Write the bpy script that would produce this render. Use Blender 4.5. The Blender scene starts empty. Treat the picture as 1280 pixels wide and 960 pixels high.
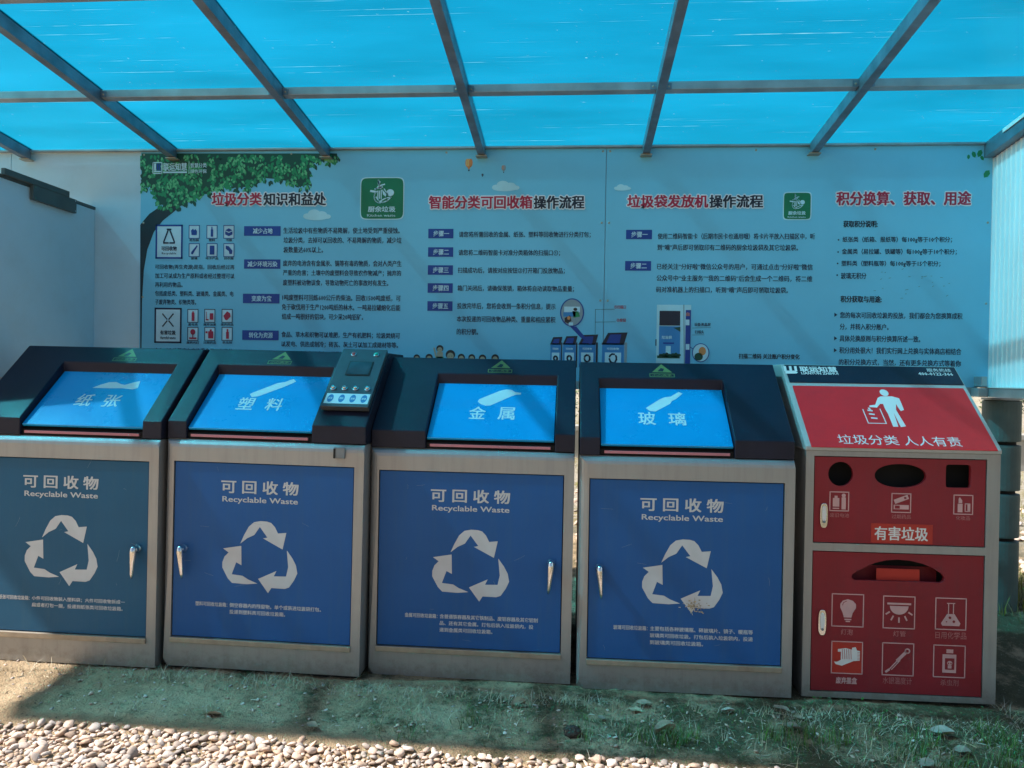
import bpy, bmesh, math, random
from mathutils import Vector, Matrix, geometry, noise
random.seed(7)
S = bpy.context.scene
COL = S.collection
R = math.radians
# ------------------------------------------------------------------ camera
CAM = Vector((0, 0, 1.45)); FPX = 961.0
YAW, PITCH, ROLL = R(4.6), R(-0.6), R(0.9)
fw = Vector((-math.sin(YAW)*math.cos(PITCH), math.cos(YAW)*math.cos(PITCH), math.sin(PITCH)))
_r = Vector((math.cos(YAW), math.sin(YAW), 0)); _u = _r.cross(fw)
RT = _r*math.cos(ROLL) + _u*math.sin(ROLL); UP = _u*math.cos(ROLL) - _r*math.sin(ROLL)
cam = bpy.data.cameras.new('camera'); camo = bpy.data.objects.new('camera', cam); COL.objects.link(camo)
cam.sensor_width = 36; cam.lens = 36*FPX/1280; cam.clip_start = .05; cam.clip_end = 600
M = Matrix((RT, UP, -fw)).transposed().to_4x4(); M.translation = CAM
camo.matrix_world = M
S.camera = camo
# ------------------------------------------------------------------ world, sun, exposure
SUN_EL, SUN_AZ = 50.0, -82.0          # azimuth from +Y towards +X
w = bpy.data.worlds.new('World'); S.world = w; w.use_nodes = True
nt = w.node_tree; bg = nt.nodes['Background']
sky = nt.nodes.new('ShaderNodeTexSky'); sky.sky_type = 'NISHITA'; sky.sun_disc = False
sky.sun_elevation = R(SUN_EL); sky.sun_rotation = R(SUN_AZ); sky.air_density = 1.3; sky.dust_density = 1.5; sky.altitude = 50
nt.links.new(sky.outputs[0], bg.inputs[0]); bg.inputs[1].default_value = 0.055
sl = bpy.data.lights.new('sun', 'SUN'); sl.energy = 4.9; sl.angle = R(1.1); sl.color = (1, .95, .88)
so = bpy.data.objects.new('sun', sl); COL.objects.link(so); so.location = (-6, -1, 8)
sd = Vector((math.sin(R(SUN_AZ))*math.cos(R(SUN_EL)), math.cos(R(SUN_AZ))*math.cos(R(SUN_EL)), math.sin(R(SUN_EL))))
# the sun stands slightly on the camera's side of the wall
sd = Vector((sd.x, -abs(sd.y), sd.z)); so.rotation_euler = sd.to_track_quat('Z', 'Y').to_euler()
sky.sun_rotation = math.atan2(sd.x, sd.y)
S.view_settings.view_transform = 'Standard'; S.view_settings.look = 'None'; S.view_settings.exposure = 1.0; S.view_settings.gamma = 1
S.cycles.max_bounces = 10; S.cycles.transparent_max_bounces = 12; S.cycles.diffuse_bounces = 5
S.cycles.use_denoising = True; S.cycles.caustics_reflective = False; S.cycles.sample_clamp_indirect = 6

# ------------------------------------------------------------------ materials
MATS = {}
def mat(name, col, rough=.5, metal=0., var=.12, vscale=6., bump=0., bscale=60., spec=.5, dirt=0., coat=0., rnd=0., dcol=(.16,.13,.1), mud=False, drip=False):
    m = bpy.data.materials.new(name); m.use_nodes = True; MATS[name] = m
    t = m.node_tree; N = t.nodes; L = t.links; b = N['Principled BSDF']
    b.inputs['Roughness'].default_value = rough; b.inputs['Metallic'].default_value = metal
    b.inputs['Specular IOR Level'].default_value = spec; b.inputs['Coat Weight'].default_value = coat
    tc = N.new('ShaderNodeTexCoord'); src = tc.outputs['Object']
    n = N.new('ShaderNodeTexNoise'); n.inputs['Scale'].default_value = vscale; n.inputs['Detail'].default_value = 6; L.new(src, n.inputs['Vector'])
    mr = N.new('ShaderNodeMapRange'); mr.inputs[1].default_value = .3; mr.inputs[2].default_value = .7
    mr.inputs[3].default_value = 1-var; mr.inputs[4].default_value = 1+var; L.new(n.outputs[0], mr.inputs[0])
    mx = N.new('ShaderNodeVectorMath'); mx.operation = 'SCALE'; mx.inputs[0].default_value = col[:3]; L.new(mr.outputs[0], mx.inputs['Scale'])
    out = mx.outputs[0]
    if rnd:
        g = N.new('ShaderNodeNewGeometry'); oi = N.new('ShaderNodeObjectInfo')
        a = N.new('ShaderNodeMath'); a.operation = 'ADD'; L.new(g.outputs['Random Per Island'], a.inputs[0]); L.new(oi.outputs['Random'], a.inputs[1])
        f = N.new('ShaderNodeMath'); f.operation = 'FRACT'; L.new(a.outputs[0], f.inputs[0])
        r2 = N.new('ShaderNodeMapRange'); r2.inputs[3].default_value = 1-rnd; r2.inputs[4].default_value = 1+rnd; L.new(f.outputs[0], r2.inputs[0])
        s2 = N.new('ShaderNodeVectorMath'); s2.operation = 'SCALE'; L.new(out, s2.inputs[0]); L.new(r2.outputs[0], s2.inputs['Scale']); out = s2.outputs[0]
        f2 = N.new('ShaderNodeMath'); f2.operation = 'MULTIPLY'; f2.inputs[1].default_value = 7.31; L.new(f.outputs[0], f2.inputs[0])
        f3 = N.new('ShaderNodeMath'); f3.operation = 'FRACT'; L.new(f2.outputs[0], f3.inputs[0])
        hs = N.new('ShaderNodeHueSaturation'); r3 = N.new('ShaderNodeMapRange'); r3.inputs[3].default_value = .6; r3.inputs[4].default_value = 1.35
        L.new(f3.outputs[0], r3.inputs[0]); L.new(r3.outputs[0], hs.inputs['Saturation']); L.new(out, hs.inputs['Color']); out = hs.outputs[0]
    if dirt:
        d = N.new('ShaderNodeTexNoise'); d.inputs['Scale'].default_value = 3.1; d.inputs['Detail'].default_value = 10; d.inputs['Roughness'].default_value = .72
        if drip:      # dust washed into vertical runs
            dv = N.new('ShaderNodeMapping'); dv.inputs['Scale'].default_value = (9, 9, .55); L.new(src, dv.inputs[0]); L.new(dv.outputs[0], d.inputs['Vector'])
        else: L.new(src, d.inputs['Vector'])
        dr = N.new('ShaderNodeMapRange'); dr.inputs[1].default_value = .48; dr.inputs[2].default_value = .8; dr.inputs[3].default_value = 0; dr.inputs[4].default_value = dirt
        L.new(d.outputs[0], dr.inputs[0])
        mm = N.new('ShaderNodeMix'); mm.data_type = 'RGBA'; L.new(dr.outputs[0], mm.inputs[0]); L.new(out, mm.inputs[6]); mm.inputs[7].default_value = (*dcol, 1); out = mm.outputs[2]
        rr = N.new('ShaderNodeMapRange'); rr.inputs[3].default_value = rough*.85; rr.inputs[4].default_value = min(1, rough+.3); L.new(d.outputs[0], rr.inputs[0]); L.new(rr.outputs[0], b.inputs['Roughness'])
    if mud:      # rain-splashed soil dried on the foot of the sheet metal
        sx = N.new('ShaderNodeSeparateXYZ'); L.new(src, sx.inputs[0]); hz = N.new('ShaderNodeMapRange'); hz.inputs[1].default_value = .0; hz.inputs[2].default_value = .16; hz.inputs[3].default_value = .30; hz.inputs[4].default_value = -.12; L.new(sx.outputs[2], hz.inputs[0])
        mn = N.new('ShaderNodeTexNoise'); mn.inputs['Scale'].default_value = 26; mn.inputs['Detail'].default_value = 9; mn.inputs['Roughness'].default_value = .75; L.new(src, mn.inputs['Vector'])
        ma = N.new('ShaderNodeMath'); ma.operation = 'ADD'; L.new(mn.outputs[0], ma.inputs[0]); L.new(hz.outputs[0], ma.inputs[1])
        mq = N.new('ShaderNodeMapRange'); mq.inputs[1].default_value = .62; mq.inputs[2].default_value = .80; mq.inputs[4].default_value = .38; L.new(ma.outputs[0], mq.inputs[0])
        mz = N.new('ShaderNodeMix'); mz.data_type = 'RGBA'; L.new(mq.outputs[0], mz.inputs[0]); L.new(out, mz.inputs[6]); mz.inputs[7].default_value = (.20, .17, .12, 1); out = mz.outputs[2]
    L.new(out, b.inputs['Base Color'])
    if bump:
        bn = N.new('ShaderNodeTexNoise'); bn.inputs['Scale'].default_value = bscale; bn.inputs['Detail'].default_value = 5; L.new(src, bn.inputs['Vector'])
        bp = N.new('ShaderNodeBump'); bp.inputs['Strength'].default_value = bump; bp.inputs['Distance'].default_value = .004; L.new(bn.outputs[0], bp.inputs['Height']); L.new(bp.outputs[0], b.inputs['Normal'])
    return m
BODY = mat('grey_powder_paint', (.38,.38,.38), .36, .6, .05, 4, .1, 900, dirt=.24, mud=True, drip=True)
BLACK = mat('black_powder_paint', (.009,.010,.026), .36, 0, .15, 5, .12, 700, spec=.36, dirt=.06, dcol=(.10,.11,.12))
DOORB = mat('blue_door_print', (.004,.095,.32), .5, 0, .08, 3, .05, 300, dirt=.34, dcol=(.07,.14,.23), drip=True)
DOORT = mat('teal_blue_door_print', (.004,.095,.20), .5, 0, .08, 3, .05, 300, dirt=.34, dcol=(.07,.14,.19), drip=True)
LID = mat('blue_lid_acrylic', (.002,.33,.74), .16, 0, .06, 3, dirt=.12, coat=.4, dcol=(.06,.34,.60))
DARK = mat('dark_cavity', (.006,.006,.007), .8)
GAP = mat('black_rubber', (.01,.01,.01), .7)
SEAL = mat('pink_primer_strip', (.55,.2,.24), .45)
STEEL = mat('brushed_steel_trim', (.42,.36,.29), .38, .6, .12, 20, dirt=.3)
CHROME = mat('chrome', (.80,.80,.82), .2, 1., .03)
PRINTW = mat('grey_white_print', (.60,.61,.63), .5, 0, .06, 12, dirt=.15)
PRINTS = mat('soiled_white_print', (.50,.49,.46), .5, 0, .1, 12, dirt=.6)
PRINTL = mat('pale_cyan_print', (.55,.8,.85), .3, 0, .04)
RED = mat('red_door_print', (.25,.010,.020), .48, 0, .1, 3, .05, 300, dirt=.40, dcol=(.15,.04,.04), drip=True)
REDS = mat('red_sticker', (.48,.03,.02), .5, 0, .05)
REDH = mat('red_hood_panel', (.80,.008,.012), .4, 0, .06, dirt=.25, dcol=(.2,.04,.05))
REDW = mat('faded_pink_print', (.62,.36,.36), .5, 0, .1, 12)
REDF = mat('very_faded_print', (.46,.17,.17), .5, 0, .25, 40)
WHITE = mat('white_print', (.78,.76,.74), .45, 0, .05)
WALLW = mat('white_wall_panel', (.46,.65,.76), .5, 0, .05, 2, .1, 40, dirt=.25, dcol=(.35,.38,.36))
SIDEW = mat('white_ribbed_steel', (.84,.88,.88), .38, 0, .04, 3)
FRAME = mat('painted_steel_tube', (.20,.25,.30), .33, .65, .25, 9, .2, 80, dirt=.45, dcol=(.12,.08,.06))
FRAMEG = mat('galvanised_steel_tube', (.34,.38,.40), .34, .6, .2, 7, .15, 80, dirt=.22, dcol=(.2,.18,.16))
GREENP = mat('dark_green_post_paint', (.09,.14,.135), .42, 0, .15, 9, .3, 50, dirt=.3, dcol=(.2,.2,.17))
FLASH = mat('white_flashing', (.75,.75,.72), .4, 0, .05)
BOXM = mat('grey_steel_box', (.075,.105,.11), .5, .2, .12, 9, dirt=.4, dcol=(.16,.14,.1))
NAVY = mat('navy_ink', (.008,.016,.055), .5)
TAGB = mat('royal_blue_ink', (.004,.045,.27), .5)
INKR = mat('crimson_ink', (.42,.012,.05), .5)
INKK = mat('black_ink', (.01,.012,.03), .5)
OUTL = mat('outline_ink', (.72,.74,.80), .5)
ICOW = mat('pale_icon_ink', (.50,.72,.82), .5)
LOGOG = mat('logo_green_ink', (.0,.16,.07), .5)
LEAF1 = mat('leaf_ink_dark', (.005,.06,.035), .5); LEAF2 = mat('leaf_ink_mid', (.012,.24,.09), .5); LEAF3 = mat('leaf_ink_light', (.12,.46,.20), .5)
TRUNK = mat('trunk_ink', (.012,.022,.03), .5)
CLOUD = mat('cloud_ink', (.42,.70,.80), .5)
SKIN = mat('skin_ink', (.45,.36,.25), .5); HAIR = mat('hair_ink', (.03,.02,.02), .5)
ORANGE = mat('orange_ink', (.7,.25,.08), .5); YEL = mat('yellow_ink', (.65,.55,.2), .5); MIDB = mat('mid_blue_ink', (.03,.22,.5), .5)
GREYI = mat('grey_ink', (.25,.32,.36), .5)
WARN = mat('warning_green_ink', (.15,.23,.07), .4)
SCREEN = mat('lcd_glass', (.03,.07,.09), .08, 0, .3, 12)
BTN = mat('steel_button', (.85,.83,.8), .15, 1.); BTNR = mat('dull_red_button', (.3,.07,.08), .3); BTNG = mat('green_button', (.02,.45,.33), .3)
PEB = mat('pebble_stone', (.56,.43,.35), .75, 0, .16, 30, .4, 200, rnd=.38)
CLOD = mat('dark_clod', (.05,.035,.028), .95, 0, .4, 60, .8, 120)
DRYL = mat('dry_leaf', (.37,.32,.24), .7, 0, .25, 40, .3, 90, rnd=.25)
GRASS = mat('green_grass', (.075,.15,.03), .6, 0, .2, 20, rnd=.4)
WEED = mat('weed_leaf', (.07,.20,.06), .5, 0, .2, 20, rnd=.3)
STRAW = mat('dry_straw', (.48,.40,.27), .75, 0, .2, 20, rnd=.4)
BUSH = mat('bush_leaf', (.05,.075,.022), .6, 0, .2, 5, rnd=.5)
BARK = mat('bark', (.12,.09,.06), .9, 0, .3, 10)
CONC = mat('pale_concrete', (.38,.37,.34), .85, 0, .1, 5, .4, 50)

def sheet_mat():
    m = bpy.data.materials.new('blue_polycarbonate'); m.use_nodes = True; t = m.node_tree; N = t.nodes; L = t.links
    N.remove(N['Principled BSDF']); out = N['Material Output']
    tc = N.new('ShaderNodeTexCoord')
    def noise_(scale, vec, det=6):
        mp = N.new('ShaderNodeMapping'); mp.inputs['Scale'].default_value = vec; L.new(tc.outputs['Object'], mp.inputs[0])
        n = N.new('ShaderNodeTexNoise'); n.inputs['Scale'].default_value = scale; n.inputs['Detail'].default_value = det; L.new(mp.outputs[0], n.inputs['Vector']); return n
    # flutes of the multiwall sheet run along X; dust and water lines follow them
    wv = N.new('ShaderNodeTexWave'); wv.bands_direction = 'Y'; wv.inputs['Scale'].default_value = 22; wv.inputs['Distortion'].default_value = .15; L.new(tc.outputs['Object'], wv.inputs[0])
    st = noise_(1, (.6, 70, 1), 3); sr = N.new('ShaderNodeMapRange'); sr.inputs[1].default_value = .65; sr.inputs[2].default_value = .72; L.new(st.outputs[0], sr.inputs[0])
    br = noise_(9, (1, 3, 1), 8); brr = N.new('ShaderNodeMapRange'); brr.inputs[1].default_value = .42; brr.inputs[2].default_value = .66; L.new(br.outputs[0], brr.inputs[0])
    mu = N.new('ShaderNodeMath'); mu.operation = 'MULTIPLY'; L.new(sr.outputs[0], mu.inputs[0]); L.new(brr.outputs[0], mu.inputs[1])
    sp = noise_(45, (1, 1, 1), 3); spr = N.new('ShaderNodeMapRange'); spr.inputs[1].default_value = .71; spr.inputs[2].default_value = .80; L.new(sp.outputs[0], spr.inputs[0])
    mxx = N.new('ShaderNodeMath'); mxx.operation = 'MAXIMUM'; L.new(mu.outputs[0], mxx.inputs[0]); L.new(spr.outputs[0], mxx.inputs[1])
    big = noise_(1.3, (.7, 2.6, 1), 5); bgr = N.new('ShaderNodeMapRange'); bgr.inputs[1].default_value = .3; bgr.inputs[2].default_value = .7; bgr.inputs[3].default_value = .70; bgr.inputs[4].default_value = 1.10; L.new(big.outputs[0], bgr.inputs[0])
    wr = N.new('ShaderNodeMapRange'); wr.inputs[3].default_value = .96; wr.inputs[4].default_value = 1.03; L.new(wv.outputs[1], wr.inputs[0])
    m1 = N.new('ShaderNodeMath'); m1.operation = 'MULTIPLY'; L.new(bgr.outputs[0], m1.inputs[0]); L.new(wr.outputs[0], m1.inputs[1])
    cs = N.new('ShaderNodeVectorMath'); cs.operation = 'SCALE'; cs.inputs[0].default_value = (.001, .50, .86); L.new(m1.outputs[0], cs.inputs['Scale'])
    mc = N.new('ShaderNodeMix'); mc.data_type = 'RGBA'; L.new(mxx.outputs[0], mc.inputs[0]); L.new(cs.outputs[0], mc.inputs[6]); mc.inputs[7].default_value = (.25, .75, .9, 1)
    tl = N.new('ShaderNodeBsdfTranslucent'); L.new(mc.outputs[2], tl.inputs[0])
    tp = N.new('ShaderNodeBsdfTransparent'); ts = N.new('ShaderNodeVectorMath'); ts.operation = 'SCALE'; ts.inputs[0].default_value = (.12, .54, .75); L.new(m1.outputs[0], ts.inputs['Scale']); L.new(ts.outputs[0], tp.inputs[0])
    rf = N.new('ShaderNodeBsdfRefraction'); rf.inputs['Color'].default_value = (.001, .86, .98, 1); rf.inputs['Roughness'].default_value = .85; rf.inputs['IOR'].default_value = 1.02
    gl = N.new('ShaderNodeBsdfGlossy'); gl.inputs['Roughness'].default_value = .15
    a = N.new('ShaderNodeMixShader'); a.inputs[0].default_value = TFRAC; L.new(tl.outputs[0], a.inputs[1]); L.new(tp.outputs[0], a.inputs[2])
    b = N.new('ShaderNodeMixShader'); b.inputs[0].default_value = .42; L.new(a.outputs[0], b.inputs[1]); L.new(rf.outputs[0], b.inputs[2])
    lw = N.new('ShaderNodeLayerWeight'); lw.inputs[0].default_value = .5
    p3 = N.new('ShaderNodeMath'); p3.operation = 'POWER'; p3.inputs[1].default_value = 4; L.new(lw.outputs['Facing'], p3.inputs[0])
    fr = N.new('ShaderNodeMath'); fr.operation = 'MULTIPLY_ADD'; fr.inputs[1].default_value = .12; fr.inputs[2].default_value = .015; L.new(p3.outputs[0], fr.inputs[0])
    c = N.new('ShaderNodeMixShader'); L.new(fr.outputs[0], c.inputs[0])
    ds = N.new('ShaderNodeBsdfTranslucent'); ds.inputs[0].default_value = (.45, .85, .95, 1); dm = N.new('ShaderNodeMixShader'); df = N.new('ShaderNodeMath'); df.operation = 'MULTIPLY'; df.inputs[1].default_value = .15; L.new(mxx.outputs[0], df.inputs[0]); L.new(df.outputs[0], dm.inputs[0]); L.new(b.outputs[0], dm.inputs[1]); L.new(ds.outputs[0], dm.inputs[2]); L.new(dm.outputs[0], c.inputs[1]); L.new(gl.outputs[0], c.inputs[2])
    L.new(c.outputs[0], out.inputs[0]); return m
TFRAC = .62
SHEET = sheet_mat()

def poster_mat():
    m = mat('sky_blue_poster_print', (.17, .52, .72), .42, 0, .07, .9, dirt=.1, dcol=(.1,.25,.33)); return m
POST = poster_mat()

def ground_mat():
    m = bpy.data.materials.new('soil_ground'); m.use_nodes = True; t = m.node_tree; N = t.nodes; L = t.links; b = N['Principled BSDF']; b.inputs['Roughness'].default_value = .95; b.inputs['Specular IOR Level'].default_value = .15
    tc = N.new('ShaderNodeTexCoord'); P = tc.outputs['Object']
    def ns(s, d=8, r=.6):
        n = N.new('ShaderNodeTexNoise'); n.inputs['Scale'].default_value = s; n.inputs['Detail'].default_value = d; n.inputs['Roughness'].default_value = r; L.new(P, n.inputs['Vector']); return n.outputs[0]
    def mr(x, a, b_, c=0, d=1):
        q = N.new('ShaderNodeMapRange'); q.inputs[1].default_value = a; q.inputs[2].default_value = b_; q.inputs[3].default_value = c; q.inputs[4].default_value = d; L.new(x, q.inputs[0]); return q.outputs[0]
    def mix(f, a, b_):
        q = N.new('ShaderNodeMix'); q.data_type = 'RGBA'; L.new(f, q.inputs[0])
        for v, i in ((a, 6), (b_, 7)):
            if isinstance(v, tuple): q.inputs[i].default_value = (*v, 1)
            else: L.new(v, q.inputs[i])
        return q.outputs[2]
    c = mix(mr(ns(7), .35, .65), (.52, .37, .225), (.40, .29, .18))
    c = mix(mr(ns(2.6), .46, .60), c, (.60, .44, .28))          # pale dry crust
    sxx = N.new('ShaderNodeSeparateXYZ'); L.new(P, sxx.inputs[0]); shade_bias = mr(sxx.outputs[0], -2.6, 1.2, -.12, .085)  # painted shade: fewer dark patches in the sunlit left, more under the canopy
    mo = N.new('ShaderNodeMath'); mo.operation = 'ADD'; L.new(ns(3.7, 12, .75), mo.inputs[0]); L.new(shade_bias, mo.inputs[1])
    c = mix(mr(mo.outputs[0], .47, .58, 0, .9), c, (.085, .085, .045))       # dark moss; its rightward increase paints canopy shade into the soil colour
    c = mix(mr(ns(55, 4), .58, .70, 0, .75), c, (.09, .075, .055))   # grit
    c = mix(mr(ns(120, 3), .62, .70, 0, .6), c, (.58, .50, .38))
    sx = N.new('ShaderNodeSeparateXYZ'); L.new(P, sx.inputs[0])
    far = mr(sx.outputs[1], 5.6, 7.5)
    gr = mix(mr(ns(.9), .42, .6), (.42, .37, .29), (.27, .23, .11))
    gr = mix(mr(ns(14, 5), .45, .62), gr, (.50, .45, .38))
    c = mix(far, c, gr)
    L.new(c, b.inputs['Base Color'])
    bp = N.new('ShaderNodeBump'); bp.inputs['Distance'].default_value = .022; bp.inputs['Strength'].default_value = .9
    ad = N.new('ShaderNodeMath'); ad.operation = 'ADD'; L.new(ns(38, 8, .7), ad.inputs[0]); L.new(ns(150, 4), ad.inputs[1]); L.new(ad.outputs[0], bp.inputs['Height']); L.new(bp.outputs[0], b.inputs['Normal'])
    return m
SOIL = ground_mat()

# ------------------------------------------------------------------ object helpers
def tag(o, label=None, cat=None, group=None, kind=None):
    if label: o['label'] = label
    if cat: o['category'] = cat
    if group: o['group'] = group
    if kind: o['kind'] = kind
    return o
def empty(name, loc, label, cat, rz=0, group=None):
    o = bpy.data.objects.new(name, None); COL.objects.link(o); o.location = loc; o.rotation_euler.z = rz; o.empty_display_size = .1
    return tag(o, label, cat, group)
def link(name, me, m, parent=None, loc=(0, 0, 0)):
    o = bpy.data.objects.new(name, me); COL.objects.link(o)
    for q in (m if isinstance(m, (list, tuple)) else [m]):
        if me.materials.find(q.name) < 0 or len(me.materials) < (len(m) if isinstance(m, (list, tuple)) else 1): me.materials.append(q)
    o.parent = parent; o.location = loc; return o
def fin(name, bm, m, parent=None, loc=(0, 0, 0), smooth=False):
    me = bpy.data.meshes.new(name); bm.to_mesh(me); bm.free()
    if smooth:
        for p in me.polygons: p.use_smooth = True
    return link(name, me, m, parent, loc)
def box(bm, a, b, bev=0, seg=2):
    r = bmesh.ops.create_cube(bm, size=1); v = r['verts']
    c = [(a[i]+b[i])/2 for i in range(3)]; s = [abs(b[i]-a[i]) for i in range(3)]
    for q in v: q.co = Vector([c[i]+q.co[i]*s[i] for i in range(3)])
    if bev:
        e = list({e for q in v for e in q.link_edges}); bmesh.ops.bevel(bm, geom=e, offset=bev, segments=seg, affect='EDGES', profile=.6)
def boxo(name, a, b, m, parent=None, bev=0, seg=2, loc=(0, 0, 0)):
    bm = bmesh.new(); box(bm, a, b, bev, seg); return fin(name, bm, m, parent, loc)
def prism(bm, pts, f, bev=0):
    """closed solid from a flat outline pts; f(u,v,k) gives the point on side k (0 or 1)"""
    A = [bm.verts.new(f(u, v, 0)) for u, v in pts]; B = [bm.verts.new(f(u, v, 1)) for u, v in pts]
    fs = [bm.faces.new(A[::-1]), bm.faces.new(B)]
    n = len(pts)
    for i in range(n): fs.append(bm.faces.new((A[i], A[(i+1) % n], B[(i+1) % n], B[i])))
    bmesh.ops.recalc_face_normals(bm, faces=fs)
    if bev:
        es = [e for e in {e for q in fs for e in q.edges} if e.is_manifold and e.calc_face_angle(0) > .5]
        bmesh.ops.bevel(bm, geom=es, offset=bev, segments=2, affect='EDGES', profile=.6)
def holed_plate(bm, outer, holes, f):
    """plate with real holes: f(u,v,k)"""
    loops = [outer] + holes; flat = [p for l in loops for p in l]
    tri = geometry.tessellate_polygon([[Vector((u, v, 0)) for u, v in l] for l in loops])
    A = [bm.verts.new(f(u, v, 0)) for u, v in flat]; B = [bm.verts.new(f(u, v, 1)) for u, v in flat]
    fs = []
    for t in tri:
        try: fs.append(bm.faces.new([A[i] for i in t])); fs.append(bm.faces.new([B[i] for i in reversed(t)]))
        except ValueError: pass
    k = 0
    for l in loops:
        n = len(l)
        for i in range(n): fs.append(bm.faces.new((A[k+i], A[k+(i+1) % n], B[k+(i+1) % n], B[k+i])))
        k += n
    bmesh.ops.recalc_face_normals(bm, faces=fs)
def rect(a, b, c, d): return [(a, b), (c, b), (c, d), (a, d)]
def oval(cx, cy, rx, ry, n=28, p=2.): 
    o = []
    for i in range(n):
        t = 2*math.pi*i/n; c, s = math.cos(t), math.sin(t)
        o.append((cx+rx*math.copysign(abs(c)**(2/p), c), cy+ry*math.copysign(abs(s)**(2/p), s)))
    return o
def tube(bm, pts, rad, n=8, cap=True):
    rings = []
    for i, p in enumerate(pts):
        p = Vector(p); d = (Vector(pts[min(i+1, len(pts)-1)]) - Vector(pts[max(i-1, 0)])).normalized()
        a = d.orthogonal().normalized() if i == 0 else (a - d*a.dot(d)).normalized()
        b_ = d.cross(a); r = rad[i] if isinstance(rad, (list, tuple)) else rad
        rings.append([bm.verts.new(p + (a*math.cos(2*math.pi*k/n) + b_*math.sin(2*math.pi*k/n))*r) for k in range(n)])
    for A, B in zip(rings, rings[1:]):
        for k in range(n): bm.faces.new((A[k], A[(k+1) % n], B[(k+1) % n], B[k]))
    if cap: bm.faces.new(rings[0][::-1]); bm.faces.new(rings[-1])
def lathe(bm, c, ax, prof, n=20):
    ax = Vector(ax).normalized(); a = ax.orthogonal().normalized(); b_ = ax.cross(a); c = Vector(c)
    rings = [[bm.verts.new(c + ax*h + (a*math.cos(2*math.pi*k/n)+b_*math.sin(2*math.pi*k/n))*r) for k in range(n)] for r, h in prof]
    for A, B in zip(rings, rings[1:]):
        for k in range(n): bm.faces.new((A[k], A[(k+1) % n], B[(k+1) % n], B[k]))
    bm.faces.new(rings[0][::-1]); bm.faces.new(rings[-1])

# ------------------------------------------------------------------ lettering
_tx = {}
def glyphs(s, res=2):
    k = (s, res)
    if k not in _tx:
        c = bpy.data.curves.new('lettering', 'FONT'); c.body = s; c.resolution_u = res; c.fill_mode = 'FRONT'
        o = bpy.data.objects.new('lettering', c); me = bpy.data.meshes.new_from_object(o)
        V = [(v.co.x, v.co.y) for v in me.vertices]; F = [tuple(p.vertices) for p in me.polygons]
        bpy.data.objects.remove(o); bpy.data.curves.remove(c); bpy.data.meshes.remove(me)
        x0 = min(v[0] for v in V); x1 = max(v[0] for v in V); y0 = min(v[1] for v in V); y1 = max(v[1] for v in V)
        _tx[k] = ([((x-x0)/(x1-x0), (y-y0)/(y1-y0)) for x, y in V], F)
    return _tx[k]
class Plane:
    """a surface that carries flat print: origin O, axes u v, outward normal n, all in the parent's space"""
    def __init__(s, parent, O, eu, ev, n):
        s.parent, s.O, s.eu, s.ev, s.n = parent, Vector(O), Vector(eu), Vector(ev), Vector(n)
    def w(s, u, v, off): return s.O + s.eu*u + s.ev*v + s.n*off
    def px(s, x, y):
        # where the photograph shows a mark, measured back onto this surface
        T = s.parent.matrix_basis; O = T @ s.O; n = T.to_3x3() @ s.n; eu = T.to_3x3() @ s.eu; ev = T.to_3x3() @ s.ev
        d = fw + RT*((x-640)/FPX) - UP*((y-480)/FPX); t = (O-CAM).dot(n)/d.dot(n); p = CAM + d*t - O
        return p.dot(eu), p.dot(ev)
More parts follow.
